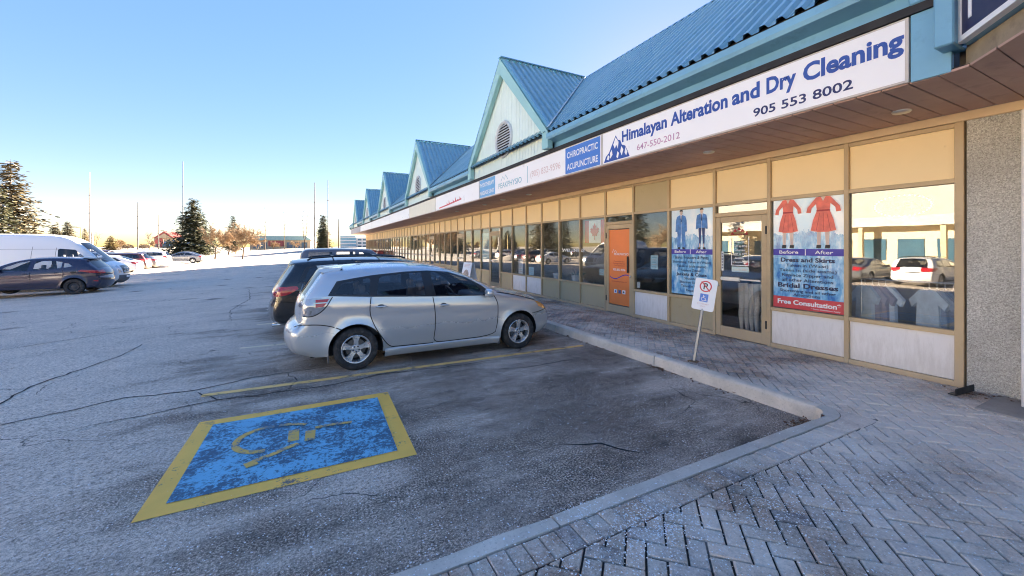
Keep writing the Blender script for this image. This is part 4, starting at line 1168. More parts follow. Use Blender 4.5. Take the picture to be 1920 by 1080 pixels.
    Nn /= np.maximum(1e-9, np.linalg.norm(Nn, axis=1))[:, None]
    mats = {'paint': pnt, 'glass': M_CARGL, 'dark': M_CARGD, 'trim': M_TRIMB, 'red': M_TAILR, 'clear': M_TAILC, 'amber': M_AMBER, 'plastic': M_MUD, 'chrome': M_CHROME}
    parts = []
    groups = {}
    for t, k in zip(F, K): groups.setdefault(k, []).append(t)
    for k, fs in groups.items():
        used = sorted({i for t in fs for i in t}); mp = {i: n for n, i in enumerate(used)}
        me = new_mesh(k[0], [V[i] for i in used], [tuple(mp[i] for i in t) for t in fs], mats[k[1]], sm=True)
        me.normals_split_custom_set_from_vertices([tuple(Nn[i]) for i in used])
        parts.append((k[0], me, (0, 0, 0), 0, []))
    # panel gaps
    for ln in S.get('gaps', []):
        P = resample(chaikin(ln, 2), .04)
        for sgn in (-1, 1):
            v = []; gp = MB()
            for i, p in enumerate(P):
                a, c = P[max(0, i - 1)], P[min(len(P) - 1, i + 1)]; dx, dz = c[0] - a[0], c[1] - a[1]; l = math.hypot(dx, dz) or 1
                for o_ in (.0065, -.0065):
                    q = (p[0] - dz / l * o_, p[1] + dx / l * o_); v.append((q[0], sgn * (ysurf(*q) + .0018), q[1]))
            gp.add(v, [(2 * i, 2 * i + 1, 2 * i + 3, 2 * i + 2) for i in range(len(P) - 1)]); parts.append(('panel_gap', gp.mesh('panel_gap', M_WELL), (0, 0, 0), 0, []))
    # underbody and wheel wells
    u = MB(); ub = MB()
    ub.box((xr + .25, -W * .80, sill - .02), (xf - .25, W * .80, sill + .12)); parts.append(('underbody', ub.mesh('underbody', M_WELL), (0, 0, 0), 0, []))
    for cx in wx:
        for sgn in (-1, 1):
            a0 = -math.asin((Rw - sill) / arch); v = []; n = 16
            for i in range(n + 1):
                an = a0 + (math.pi - 2 * a0) * i / n; px_, pz_ = cx + arch * math.cos(an), Rw + arch * math.sin(an); yo = ysurf(px_, pz_)
                v += [(px_, sgn * (yo - .001), pz_), (px_, sgn * (W - .36), pz_)]
            u.add(v, [(2 * i, 2 * i + 1, 2 * i + 3, 2 * i + 2) for i in range(n)])
            u.add([(cx + arch * math.cos(a0 + (math.pi - 2 * a0) * i / n), sgn * (W - .36), Rw + arch * math.sin(a0 + (math.pi - 2 * a0) * i / n)) for i in range(n + 1)], [tuple(range(n + 1))])
    parts.append(('wheel_well', u.mesh('wheel_well', M_WELL), (0, 0, 0), 0, []))
    tm_, rm_, dm_ = wheel_data(Rw, S.get('rim', 'alloy'))
    for cx in wx:
        for sgn in (-1, 1):
            parts.append(('wheel', dm_, (cx, sgn * (W - .125), Rw), 0 if sgn < 0 else math.pi, [('tyre', tm_), ('rim', rm_)]))
    # fittings
    for (hx, hz) in S.get('handles', []):
        for sgn in (-1, 1):
            h = MB(); y_ = ysurf(hx, hz); h.blob((hx, sgn * (y_ + .018), hz), (.085, .013, .014), .7, 12, 6); h.blob((hx - .005, sgn * (y_ + .0), hz + .004), (.05, .006, .028), .9, 12, 6, 1)
            parts.append(('door_handle', h.mesh('door_handle', [pnt, M_TRIMB], sm=True), (0, 0, 0), 0, []))
    if S.get('mirror'):
        mx_, mz_ = S['mirror']
        for sgn in (-1, 1):
            h = MB(); y_ = ysurf(mx_, mz_ - .05); h.blob((mx_ - .02, sgn * (y_ + .10), mz_), (.065, .10, .07), .65, 14, 8); h.blob((mx_ + .01, sgn * (y_ + .01), mz_ - .03), (.05, .05, .025), .8, 10, 6)
            parts.append(('mirror', h.mesh('mirror', pnt if not S.get('blackmirror') else M_TRIMB, sm=True), (0, 0, 0), 0, []))
    if S.get('seats', True):
        x1, x2, zs = S.get('seatx', (2.15, 1.25, .0))
        for cx, sy in ((x1, .36), (x1, -.36), (x2, .36), (x2, -.36)):
            s_ = MB(); s_.blob((cx, sy, .52 + zs), (.25, .23, .09), .5); s_.blob((cx - .22, sy, .80 + zs), (.08, .22, .28), .5); s_.blob((cx - .26, sy, 1.13 + zs), (.05, .12, .075), .6)
            parts.append(('seat', s_.mesh('seat', M_SEAT, sm=True), (0, 0, 0), 0, []))
        sw = MB(); cx, cz = x1 + .52, .88 + zs
        for i in range(18):
            a, b_ = 2 * math.pi * i / 18, 2 * math.pi * (i + 1) / 18
            f_ = lambda t: (cx - .10 * math.sin(t), .36 + .18 * math.cos(t), cz + .16 * math.sin(t))
            sw.tube(f_(a), f_(b_), .015, n=6, caps=False)
        sw.tube((cx, .36, cz), (cx + .25, .36, cz - .08), .03, n=8); sw.tube((cx, .19, cz), (cx, .53, cz), .016, n=6)
        parts.append(('steering_wheel', sw.mesh('steering_wheel', M_DASH, sm=True), (0, 0, 0), 0, []))
        d = MB(); d.blob((x1 + .92, 0, .84 + zs), (.24, W * .80, .11), .5, 20, 8); parts.append(('dashboard', d.mesh('dashboard', M_DASH, sm=True), (0, 0, 0), 0, []))
    for nm, mb, mt in S.get('extras', lambda y_: [])(ysurf):
        halves = [mb]
        if nm in ('side_skirt', 'red_lens', 'reverse_lens', 'roof_rail', 'mud_flap', 'fuel_flap', 'reflector', 'side_crease'):     # one on each side
            halves = []
            for s_ in (-1, 1):
                h = MB(); keep = [q for q in mb.f if s_ * sum(mb.v[i][1] for i in q) > 0]; ids = sorted({i for q in keep for i in q}); mp = {i: n for n, i in enumerate(ids)}
                h.add([mb.v[i] for i in ids], [tuple(mp[i] for i in q) for q in keep]); halves.append(h)
        for h in halves:
            me = h.mesh(nm, mt, angle=40); recalc(me); parts.append((nm, me, (0, 0, 0), 0, []))
    return parts

def crown_std(front=.16, rear=.10, hood=.05, roof=.045, xr=.35, xf=3.95):
    def fn(x, z, n):
        up = max(0, n[1]); return (roof if x < xf - .6 else hood) * up ** 1 + (front if x > xf - .3 and n[0] > 0 else rear if n[0] < 0 else .07) * (1 - up)
    return fn

# --- silver hatchback (nearest car), measured side view
def strip_matrix(x, z, t):
    if x < .50 and 1.045 < z < 1.36 and t < .86: return ('rear_window', 'dark')
    if x < .35 and .80 < z < 1.03 and t > .72: return ('taillight', 'clear')
    if 2.42 < x < 3.06 and t < .93: return ('windshield', 'glass')
    if x > 4.1 and .62 < z < .78 and t > .55: return ('headlight', 'clear')
    if x > 4.2 and .30 < z < .42 and t < .7: return ('grille', 'trim')
def matrix_extras(ys):
    out = []
    sp = MB(); w = .60
    sp.add([(.44, -w, 1.425), (.44, w, 1.425), (.76, w + .02, 1.448), (.76, -w - .02, 1.448), (.455, -w, 1.385), (.455, w, 1.385), (.66, w + .04, 1.36), (.66, -w - .04, 1.36)], [(0, 1, 2, 3), (4, 7, 6, 5), (0, 4, 5, 1), (0, 3, 7, 4), (1, 5, 6, 2)])
    out.append(('rear_spoiler', sp, P_SILVER))
    mf = MB()
    for s in (-1, 1): mf.bbox((.545, s * .78 - .06, .14), (.565, s * .78 + .06, .36), .008); mf.bbox((3.12, s * .80 - .06, .13), (3.15, s * .80 + .06, .28), .008)
    out.append(('mud_flap', mf, M_MUD))
    an = MB(); an.tube((1.02, 0, 1.50), (.93, 0, 1.545), .006, n=6); an.blob((1.03, 0, 1.505), (.04, .02, .012), .8, 8, 5); out.append(('antenna', an, M_TRIMB))
    wp = MB(); wp.blob((.225, 0, 1.045), (.03, .04, .03), .8, 8, 5); wp.tube((.21, 0, 1.06), (.24, .35, 1.14), .008, n=6); out.append(('rear_wiper', wp, M_TRIMB))
    sk = MB()
    for s in (-1, 1):
        v = []
        for i in range(15):
            x = 1.30 + (3.13 - 1.30) * i / 14; y_ = ys(x, .27) + .012
            v += [(x, s * (y_ - .012), .268), (x, s * y_, .25), (x, s * (y_ - .006), .20), (x, s * (y_ - .05), .145), (x, s * (y_ - .25), .15)]
        sk.add(v, [(5 * i + k, 5 * i + k + 1, 5 * i + 5 + k + 1, 5 * i + 5 + k) for i in range(14) for k in range(4)])
    out.append(('side_skirt', sk, P_SILVER))
    lt = MB()
    for s in (-1, 1):
        for pl in ([(.40, .985), (.545, .99), (.565, 1.03), (.40, 1.025)], [(.40, .92), (.50, .93), (.535, .975), (.40, .97)]):
            v = [(a, s * (ys(a, b_) + .004), b_) for a, b_ in pl]; lt.add(v, [(0, 1, 2, 3)])
    out.append(('red_lens', lt, M_TAILR))
    rv = MB()
    for s in (-1, 1):
        pl = [(.265, .815), (.345, .83), (.36, .875), (.28, .88)]; rv.add([(a, s * (ys(a, b_) + .004), b_) for a, b_ in pl], [(0, 1, 2, 3)])
    out.append(('reverse_lens', rv, M_MUD)); return out
MATRIX = dict(id='matrix', name='silver_hatchback', w=1.77, tum=.30, rw=.302, arch=.362, wheels=(.915, 3.515), sill=.235, round=.10, plan=(.13, .20),
    belt=[(0, 1.075), (.5, 1.07), (2.0, .985), (3.0, .935), (4.4, .86)],
    outline=[(.30, .235), (.14, .30), (.095, .42), (.085, .54), (.12, .62), (.22, .69), (.225, .80), (.235, .92), (.27, 1.03), (.36, 1.17), (.47, 1.34), (.53, 1.395), (.78, 1.415), (1.15, 1.44), (1.55, 1.45), (1.95, 1.438), (2.28, 1.395), (2.55, 1.31), (2.85, 1.165), (3.10, 1.03), (3.24, .985), (3.5, .93), (3.8, .85), (4.02, .77), (4.15, .68), (4.22, .57), (4.24, .44), (4.21, .32), (4.08, .235)],
    crown=crown_std(.19, .10), strip=strip_matrix, seatx=(2.2, 1.3, -.03), mirror=(2.93, 1.0), handles=[(1.25, .885), (2.18, .845)],
    zones=[dict(name='door', mat='paint', poly=[(1.11, 1.03), (1.085, .81), (1.15, .62), (1.25, .45), (1.37, .285), (2.02, .275), (2.05, .67), (2.01, .98)]),
           dict(name='door', mat='paint', poly=[(2.01, .98), (2.05, .67), (2.02, .275), (3.05, .285), (3.11, .72), (3.05, .945)]),
           dict(name='window_trim', mat='trim', poly=[(.55, 1.068), (.665, 1.262), (.90, 1.30), (1.15, 1.333), (1.6, 1.368), (1.96, 1.375), (2.3, 1.345), (2.6, 1.245), (2.85, 1.105), (3.0, .985), (2.96, .945), (2.0, .985), (1.11, 1.03)]),
           dict(name='side_window', mat='glass', poly=[(.64, 1.088), (.74, 1.235), (1.08, 1.292), (1.11, 1.27), (1.09, 1.065)]),
           dict(name='side_window', mat='glass', poly=[(1.19, 1.055), (1.235, 1.285), (1.30, 1.315), (1.86, 1.352), (1.895, 1.013)]),
           dict(name='side_window', mat='glass', poly=[(2.06, 1.005), (2.0, 1.352), (2.26, 1.328), (2.52, 1.245), (2.74, 1.12), (2.87, .985), (2.84, .965)]),
           dict(name='taillight', mat='clear', poly=[(.23, .80), (.36, .80), (.45, .845), (.53, .92), (.61, 1.055), (.39, 1.05), (.29, 1.03), (.25, .92)]),
           dict(name='headlight', mat='amber', poly=[(3.87, .795), (3.98, .765), (4.10, .71), (4.18, .63), (4.06, .64), (3.94, .70)]),
           dict(name='rear_bumper', mat='paint', poly=[(.05, .60), (.2, .695), (.45, .685), (.72, .60), (.60, .5), (.56, .40), (.55, .235), (.22, .20), (.0, .36)]),
           dict(name='front_bumper', mat='paint', poly=[(3.80, .59), (4.0, .60), (4.3, .66), (4.4, .4), (4.2, .2), (3.84, .2), (3.875, .4)])],
    gaps=[[(1.11, 1.025), (1.085, .81), (1.15, .62), (1.25, .45), (1.37, .285), (1.5, .28), (2.02, .272)], [(2.01, .98), (2.03, .85), (2.05, .67), (2.04, .45), (2.02, .275), (2.3, .275), (3.05, .285), (3.09, .45), (3.11, .72), (3.09, .85), (3.04, .94)],
          [(.14, .665), (.22, .69), (.45, .685), (.60, .65), (.72, .60)], [(3.79, .59), (3.95, .60), (4.15, .64)], [(.25, .80), (.36, .797), (.45, .84), (.53, .915), (.61, 1.055)], [(3.10, .99), (3.3, .955), (3.6, .89), (3.88, .80)]], extras=matrix_extras)

# --- black crossover
def strip_suv(x, z, t):
    if x < .62 and 1.0 < z < 1.42 and t < .84: return ('rear_window', 'dark')
    if x < .40 and .80 < z < .98 and t > .62: return ('taillight', 'red')
    if 2.95 < x < 3.7 and z > 1.02 and t < .92: return ('windshield', 'glass')
    if x < .3 and .70 < z < .76 and t < .6: return ('tailgate_strip', 'chrome')
    if x < .3 and .33 < z < .36 and t < .8: return ('bumper_strip', 'chrome')
    if x > 4.4 and .62 < z < .78 and t > .6: return ('headlight', 'clear')
    if x > 4.5 and .45 < z < .75 and t < .55: return ('grille', 'trim')
def suv_extras(ys):
    rl = MB()
    for s in (-1, 1):
        P = [(.72, 1.475), (.80, 1.52), (1.2, 1.548), (2.0, 1.555), (2.5, 1.535), (2.62, 1.50)]
        for a, b_ in zip(P, P[1:]): rl.tube((a[0], s * .62, a[1]), (b_[0], s * .62, b_[1]), .018, n=8)
    pl = MB(); pl.bbox((.075, -.16, .60), (.09, .16, .73), .004)
    cb = MB()
    for x in (1.2, 2.1): cb.tube((x, -.62, 1.55), (x, .62, 1.55), .014, n=8)
    ex = MB(); ex.tube((.12, -.5, .24), (.35, -.5, .24), .035, n=12)
    return [('roof_rail', rl, M_TRIMB), ('number_plate', pl, M_PLATE), ('cross_bar', cb, M_TRIMB), ('exhaust', ex, M_CHROME)]
SUV = dict(id='suv', name='crossover', w=1.84, tum=.30, rw=.335, arch=.395, wheels=(.98, 3.75), sill=.28, round=.10, plan=(.12, .18),
    belt=[(0, 1.05), (.6, 1.04), (2.5, .98), (4.9, .90)],
    outline=[(.36, .28), (.18, .32), (.14, .45), (.15, .62), (.19, .74), (.20, .88), (.26, 1.0), (.38, 1.20), (.50, 1.39), (.46, 1.43), (.62, 1.45), (1.0, 1.475), (1.6, 1.49), (2.2, 1.48), (2.7, 1.44), (3.05, 1.36), (3.4, 1.18), (3.68, 1.03), (3.85, .985), (4.2, .93), (4.5, .85), (4.66, .76), (4.72, .62), (4.73, .45), (4.70, .34), (4.55, .28)],
    crown=crown_std(.17, .12, xf=4.4), strip=strip_suv, seatx=(2.45, 1.5, .03), mirror=(3.25, 1.04), handles=[(1.55, .90), (2.55, .88)],
    zones=[dict(name='door', mat='paint', poly=[(1.40, 1.02), (1.36, .75), (1.5, .5), (1.56, .36), (2.32, .36), (2.36, .7), (2.34, .99)]), dict(name='door', mat='paint', poly=[(2.34, .99), (2.36, .7), (2.32, .36), (3.3, .36), (3.36, .7), (3.30, .97)]),
           dict(name='window_trim', mat='trim', poly=[(.56, 1.06), (.70, 1.355), (1.3, 1.40), (2.2, 1.40), (2.7, 1.36), (3.05, 1.24), (3.32, 1.03), (3.25, .985), (1.5, 1.03)]),
           dict(name='side_window', mat='dark', poly=[(.66, 1.085), (.77, 1.33), (1.26, 1.375), (1.30, 1.065)]), dict(name='side_window', mat='dark', poly=[(1.42, 1.06), (1.40, 1.38), (2.22, 1.378), (2.26, 1.025)]), dict(name='side_window', mat='glass', poly=[(2.42, 1.02), (2.38, 1.37), (2.68, 1.335), (3.0, 1.22), (3.22, 1.03)]),
           dict(name='taillight', mat='red', poly=[(.18, .80), (.40, .84), (.58, .95), (.55, 1.0), (.25, .985), (.2, .9)]),
           dict(name='headlight', mat='clear', poly=[(4.30, .80), (4.60, .80), (4.70, .66), (4.45, .68)]),
           dict(name='lower_cladding', mat='plastic', poly=[(1.42, .28), (1.42, .35), (3.32, .35), (3.32, .28)])],
    gaps=[[(1.40, 1.02), (1.36, .75), (1.5, .5), (1.56, .36), (2.32, .36)], [(2.34, .99), (2.36, .7), (2.32, .36), (3.3, .36), (3.36, .7), (3.30, .97)], [(.19, .72), (.5, .70), (.72, .62)]], extras=suv_extras)

# --- dark blue hatch crossover with steel wheels
def strip_hy(x, z, t):
    if x < .75 and 1.08 < z < 1.40 and t < .84: return ('rear_window', 'dark')
    if x < .35 and .86 < z < 1.0 and t > .55: return ('taillight', 'red')
    if 2.75 < x < 3.45 and z > 1.02 and t < .92: return ('windshield', 'glass')
    if x > 3.9 and .62 < z < .8 and t > .6: return ('headlight', 'clear')
    if x > 4.0 and .4 < z < .7 and t < .6: return ('grille', 'trim')
def hy_extras(ys):
    pl = MB(); pl.bbox((.075, -.17, .80), (.095, .17, .92), .004)
    sp = MB(); sp.add([(.42, -.55, 1.50), (.42, .55, 1.50), (.75, .58, 1.525), (.75, -.58, 1.525), (.44, -.55, 1.47), (.44, .55, 1.47)], [(0, 1, 2, 3), (0, 4, 5, 1)])
    fl = MB()
    for s in (-1, 1): fl.add([(a, s * (ys(a, b_) + .004), b_) for a, b_ in [(.80, .93), (.86, .89), (.96, .89), (1.0, .93), (.94, .97), (.85, .97)]], [tuple(range(6))])
    rf = MB()
    for s in (-1, 1): rf.add([(a, s * (ys(a, b_) + .004), b_) for a, b_ in [(.18, .52), (.32, .54), (.30, .58), (.18, .57)]], [(0, 1, 2, 3)])
    return [('number_plate', pl, M_PLATE), ('rear_spoiler', sp, P_NAVY), ('fuel_flap', fl, M_TRIMB), ('reflector', rf, M_TAILR)]
HATCH = dict(id='hatch', name='compact_crossover', w=1.82, tum=.30, rw=.33, arch=.39, wheels=(.90, 3.45), sill=.28, round=.11, plan=(.15, .18), rim='steel',
    belt=[(0, 1.12), (.8, 1.10), (2.2, 1.0), (4.4, .92)],
    outline=[(.32, .28), (.15, .34), (.10, .48), (.10, .66), (.16, .78), (.15, .90), (.22, 1.04), (.40, 1.20), (.58, 1.40), (.55, 1.475), (.75, 1.50), (1.1, 1.53), (1.6, 1.545), (2.1, 1.53), (2.55, 1.46), (2.95, 1.30), (3.3, 1.10), (3.46, 1.02), (3.7, .98), (4.0, .90), (4.18, .80), (4.24, .66), (4.24, .45), (4.2, .34), (4.05, .28)],
    crown=crown_std(.15, .13, xf=4.0), strip=strip_hy, seatx=(2.25, 1.35, .05), mirror=(3.05, 1.06), handles=[(1.42, .93), (2.32, .90)],
    zones=[dict(name='door', mat='paint', poly=[(1.22, 1.05), (1.2, .8), (1.32, .55), (1.40, .38), (2.14, .38), (2.18, .7), (2.16, 1.0)]), dict(name='door', mat='paint', poly=[(2.16, 1.0), (2.18, .7), (2.14, .38), (3.05, .38), (3.12, .7), (3.06, .98)]),
           dict(name='side_window', mat='glass', poly=[(.92, 1.19), (1.08, 1.30), (1.20, 1.32), (1.20, 1.13)]), dict(name='side_window', mat='glass', poly=[(1.27, 1.105), (1.27, 1.36), (1.5, 1.42), (2.06, 1.42), (2.09, 1.045)]), dict(name='side_window', mat='glass', poly=[(2.24, 1.035), (2.20, 1.42), (2.5, 1.37), (2.85, 1.20), (3.05, 1.03)]),
           dict(name='taillight', mat='red', poly=[(.13, .87), (.42, .90), (.78, .985), (.70, 1.03), (.35, 1.02), (.2, .99)]),
           dict(name='headlight', mat='clear', poly=[(3.75, .86), (4.05, .84), (4.2, .7), (3.95, .72)])],
    gaps=[[(1.22, 1.05), (1.2, .8), (1.32, .55), (1.40, .38), (2.14, .38)], [(2.16, 1.0), (2.18, .7), (2.14, .38), (3.05, .38), (3.12, .7), (3.06, .98)], [(.16, .76), (.45, .76), (.68, .66)]], extras=hy_extras)

# --- saloon for the farther rows
def strip_sed(x, z, t):
    if .50 < x < 1.25 and z > .98 and t < .88: return ('rear_window', 'dark')
    if x < .3 and .70 < z < .88 and t > .5: return ('taillight', 'red')
    if 2.75 < x < 3.45 and z > .95 and t < .92: return ('windshield', 'glass')
    if x > 4.3 and .55 < z < .72 and t > .55: return ('headlight', 'clear')
    if x > 4.4 and .35 < z < .6 and t < .6: return ('grille', 'trim')
SEDAN = dict(id='sedan', name='parked_sedan', w=1.80, tum=.34, rw=.31, arch=.365, wheels=(.98, 3.68), sill=.24, round=.11, plan=(.14, .18), grid=.10,
    belt=[(0, .96), (2.5, .90), (4.7, .84)],
    outline=[(.32, .24), (.14, .30), (.09, .45), (.10, .66), (.14, .85), (.30, .96), (.52, 1.0), (.85, 1.14), (1.25, 1.30), (1.7, 1.38), (2.1, 1.385), (2.5, 1.33), (2.95, 1.14), (3.35, .95), (3.7, .90), (4.1, .82), (4.4, .70), (4.5, .55), (4.5, .38), (4.36, .24)],
    crown=crown_std(.16, .12, xf=4.3), strip=strip_sed, seatx=(2.3, 1.5, -.06), mirror=(3.0, .95), handles=[(1.5, .80), (2.45, .78)],
    zones=[dict(name='side_window', mat='dark', poly=[(.98, .985), (1.35, 1.22), (1.75, 1.29), (1.78, .955)]), dict(name='side_window', mat='glass', poly=[(1.86, .95), (1.84, 1.295), (2.15, 1.295), (2.5, 1.22), (2.85, 1.06), (3.0, .92)]),
           dict(name='taillight', mat='red', poly=[(.12, .72), (.34, .76), (.48, .88), (.3, .92), (.15, .86)]), dict(name='headlight', mat='clear', poly=[(4.05, .74), (4.35, .68), (4.48, .56), (4.25, .58)])],
    gaps=[[(1.80, .93), (1.80, .6), (1.78, .3)], [(3.05, .9), (3.1, .6), (3.02, .3), (1.5, .3)]])

# --- tall white panel van
def strip_van(x, z, t):
    if 4.35 < x < 5.5 and z > 1.28 and z < 2.2 and t < .92: return ('windshield', 'glass')
    if x > 5.6 and .78 < z < 1.08 and t > .66: return ('headlight', 'clear')
    if x > 5.6 and .70 < z < 1.05 and t < .52: return ('grille', 'trim')
    if x > 5.6 and z < .62: return ('front_bumper', 'plastic')
def van_extras(ys):
    g = MB()
    for k in range(4): g.bbox((5.99, -.36, .76 + k * .07), (6.02, .36, .79 + k * .07), .006)
    em = MB(); em.lathe([(.075, 0), (.085, .012), (.095, 0), (.085, -.012), (.075, 0)], 20, 'X', c=(6.04, 0, .88))
    for a in (90, 210, 330): em.tube((6.04, 0, .88), (6.04, .08 * math.cos(R(a)), .88 + .08 * math.sin(R(a))), .008, n=6)
    wp = MB()
    for s in (.15, -.45): wp.tube((5.42, s, 1.30), (5.12, s - .35, 1.56), .01, n=6)
    rl = MB()
    for s in (-1, 1):
        v = []
        P = [(.6 + i * .3, 1.93) for i in range(12)]
        for x, z in P: v += [(x, s * (ys(x, z) + .004), z + .006), (x, s * (ys(x, z) + .004), z - .006)]
        rl.add(v, [(2 * i, 2 * i + 1, 2 * i + 3, 2 * i + 2) for i in range(11)])
    pl = MB(); pl.bbox((6.05, -.22, .50), (6.065, .22, .60), .004)
    return [('grille_bar', g, M_CHROME), ('badge', em, M_CHROME), ('wiper', wp, M_TRIMB), ('side_crease', rl, M_MUD), ('number_plate', pl, M_PLATE)]
VAN = dict(id='van', name='cargo_van', w=1.98, tum=.06, rw=.34, arch=.40, wheels=(1.35, 5.05), sill=.32, round=.14, plan=(.03, .16), grid=.12,
    belt=[(0, 1.30), (4.4, 1.30), (6, 1.05)],
    outline=[(.10, .32), (.04, .6), (.03, 1.4), (.06, 2.3), (.15, 2.52), (.6, 2.58), (2.5, 2.60), (3.6, 2.57), (4.1, 2.46), (4.45, 2.24), (4.85, 1.82), (5.2, 1.44), (5.38, 1.28), (5.65, 1.17), (5.82, 1.05), (5.90, .85), (5.93, .6), (5.90, .42), (5.75, .32)],
    crown=lambda x, z, n: .05 * max(0, n[1]) + (.12 if n[0] > 0 else .03) * (1 - max(0, n[1])), strip=strip_van, seatx=(4.1, 3.3, .45), mirror=(4.95, 1.32), blackmirror=True, handles=[(4.0, 1.05)],
    zones=[dict(name='door', mat='paint', poly=[(3.78, 1.38), (3.78, .42), (4.6, .42), (4.95, .75), (5.0, 1.3), (4.5, 2.0), (3.85, 2.03)]),
           dict(name='side_window', mat='glass', poly=[(3.88, 1.36), (3.84, 1.90), (3.90, 1.95), (4.42, 1.90), (4.86, 1.46), (4.90, 1.34)], smooth=False),
           dict(name='lower_cladding', mat='plastic', poly=[(1.8, .30), (1.8, .42), (4.6, .42), (4.6, .30)])],
    gaps=[[(3.78, 2.0), (3.78, 1.38), (3.78, .42), (4.6, .42), (4.95, .75), (5.0, 1.3)], [(3.0, 2.05), (3.0, .42)]], extras=van_extras)

# --- boxy off-roader
def strip_jeep(x, z, t):
    if x < .42 and 1.05 < z < 1.52 and t < .8: return ('rear_window', 'dark')
    if 2.0 < x < 2.5 and z > 1.10 and t < .9: return ('windshield', 'glass')
    if x > 3.8 and .7 < z < .95 and .45 < t < .75: return ('headlight', 'clear')
def jeep_extras(ys):
    sp = MB(); sp.lathe([(.001, -.10), (.22, -.10), (.30, -.09), (.36, -.06), (.36, .06), (.30, .09)], 32, 'X', c=(.12, 0, 1.02))
    return [('spare_wheel', sp, M_RUB)]
JEEP = dict(id='jeep', name='boxy_off_roader', w=1.80, tum=.12, rw=.38, arch=.46, wheels=(.95, 3.35), sill=.42, round=.06, plan=(.03, .10), grid=.11,
    belt=[(0, 1.08), (2.3, 1.08), (4.1, 1.0)],
    outline=[(.30, .42), (.26, .6), (.26, 1.05), (.30, 1.5), (.36, 1.645), (.50, 1.675), (1.3, 1.685), (1.9, 1.665), (2.05, 1.63), (2.35, 1.30), (2.50, 1.10), (2.6, 1.06), (3.5, 1.02), (3.95, .97), (4.02, .85), (4.03, .55), (3.9, .42)],
    crown=lambda x, z, n: .025, strip=strip_jeep, seatx=(1.7, 1.0, .15), mirror=(2.45, 1.12), blackmirror=True,
    zones=[dict(name='side_window', mat='dark', poly=[(.46, 1.2), (.48, 1.60), (1.02, 1.61), (1.02, 1.2)]), dict(name='side_window', mat='glass', poly=[(1.12, 1.2), (1.12, 1.61), (1.56, 1.61), (1.56, 1.2)]), dict(name='side_window', mat='glass', poly=[(1.66, 1.2), (1.66, 1.60), (1.92, 1.58), (2.2, 1.22)])],
    gaps=[[(1.06, 1.08), (1.06, .5), (1.6, .5), (1.6, 1.08)]], extras=jeep_extras)

car(MATRIX, 'silver hatchback parked nose to the kerb on the yellow bay line', (-0.30, 6.83), 0, pnt=P_SILVER)
car(SUV, 'black crossover with roof rails parked beside the silver hatchback', (-0.72, 9.38), 0, pnt=P_BLACK)
car(JEEP, 'boxy dark off-roader with rear spare wheel behind the black crossover', (-0.45, 11.85), 0, pnt=P_CHAR)
car(HATCH, 'dark blue crossover with black steel wheels at the left edge', (-7.80, 24.1), math.pi, z=gz(-9), pnt=P_NAVY)
car(VAN, 'tall white cargo van facing the lane behind the dark blue crossover', (-8.15 - 6.05, 27.1), 0, z=gz(-10), pnt=P_WHITE, cat='van')
car(SEDAN, 'white sedan with red tail lights just beyond the white van', (-11.6, 41.4), math.pi, z=gz(-12), pnt=P_WHITE)
car(SUV, 'maroon crossover parked beyond the white sedan', (-12.4, 46.5), math.pi, z=gz(-12), pnt=P_MAROON)
car(SEDAN, 'grey sedan alone on the sunlit snow below the bare trees', (-11.5, 62.5), R(172), z=gz(-12) + .04, pnt=P_GREY)
car(HATCH, 'maroon hatchback far off left of the grey sedan', (-22.5, 71.0), R(176), z=gz(-12) + .04, pnt=P_MAROON)
car(SEDAN, 'pale grey sedan far off between the snow piles', (-30, 72), R(180), z=gz(-12) + .04, pnt=P_GREY)
car(SUV, 'charcoal crossover far off behind the maroon crossover', (-24, 60.0), R(180), z=gz(-12) + .04, pnt=P_CHAR)
car(SEDAN, 'white sedan on the far street above the van roof', (-41, 84), R(5), z=.7, pnt=P_WHITE)
for k_, (x_, y_, S_, p_, lb_) in enumerate([(-15.5, 50.5, HATCH, P_GREY, 'grey hatchback in the far row beyond the maroon crossover'), (-17.5, 55.5, SEDAN, P_CHAR, 'charcoal sedan at the end of the far left row'), (-26.0, 66.0, HATCH, P_WHITE, 'white hatchback far off beside the maroon hatchback'), (-12.6, 49.6, SEDAN, P_GREY, 'grey sedan behind the maroon crossover in the left row'), (-13.6, 57.5, SUV, P_WHITE, 'white crossover at the sunlit end of the left row'), (-20.0, 64.5, SEDAN, P_NAVY, 'dark blue sedan on the snow beside the grey sedan'), (-34.0, 66.0, SUV, P_GREY, 'grey crossover far off at the left of the snow')]):
    car(S_, lb_, (x_, y_), R(180), z=gz(-12) + (.0 if y_ < 57 else .04), pnt=p_)
# parked across the lot, seen in the shop glass
car(SUV, 'white crossover parked across the lot, reflected in the shop window', (-14.6, 8.9), math.pi, z=gz(-12), pnt=P_WHITE)
car(SEDAN, 'grey sedan parked across the lot beside the white crossover', (-15.0, 11.9), math.pi, z=gz(-12), pnt=P_GREY)
car(HATCH, 'charcoal hatchback parked across the lot beyond the grey sedan', (-15.1, 14.8), math.pi, z=gz(-12), pnt=P_CHAR)
car(SEDAN, 'white sedan parked across the lot short of the dark crossover', (-15.2, 18.4), math.pi, z=gz(-12), pnt=P_WHITE)
car(SUV, 'grey crossover parked across the lot third from the end', (-13.9, 30.6), math.pi, z=gz(-12), pnt=P_GREY)
car(SEDAN, 'silver sedan parked across the lot beyond the cargo van', (-13.2, 34.6), math.pi, z=gz(-12), pnt=P_SILVER)
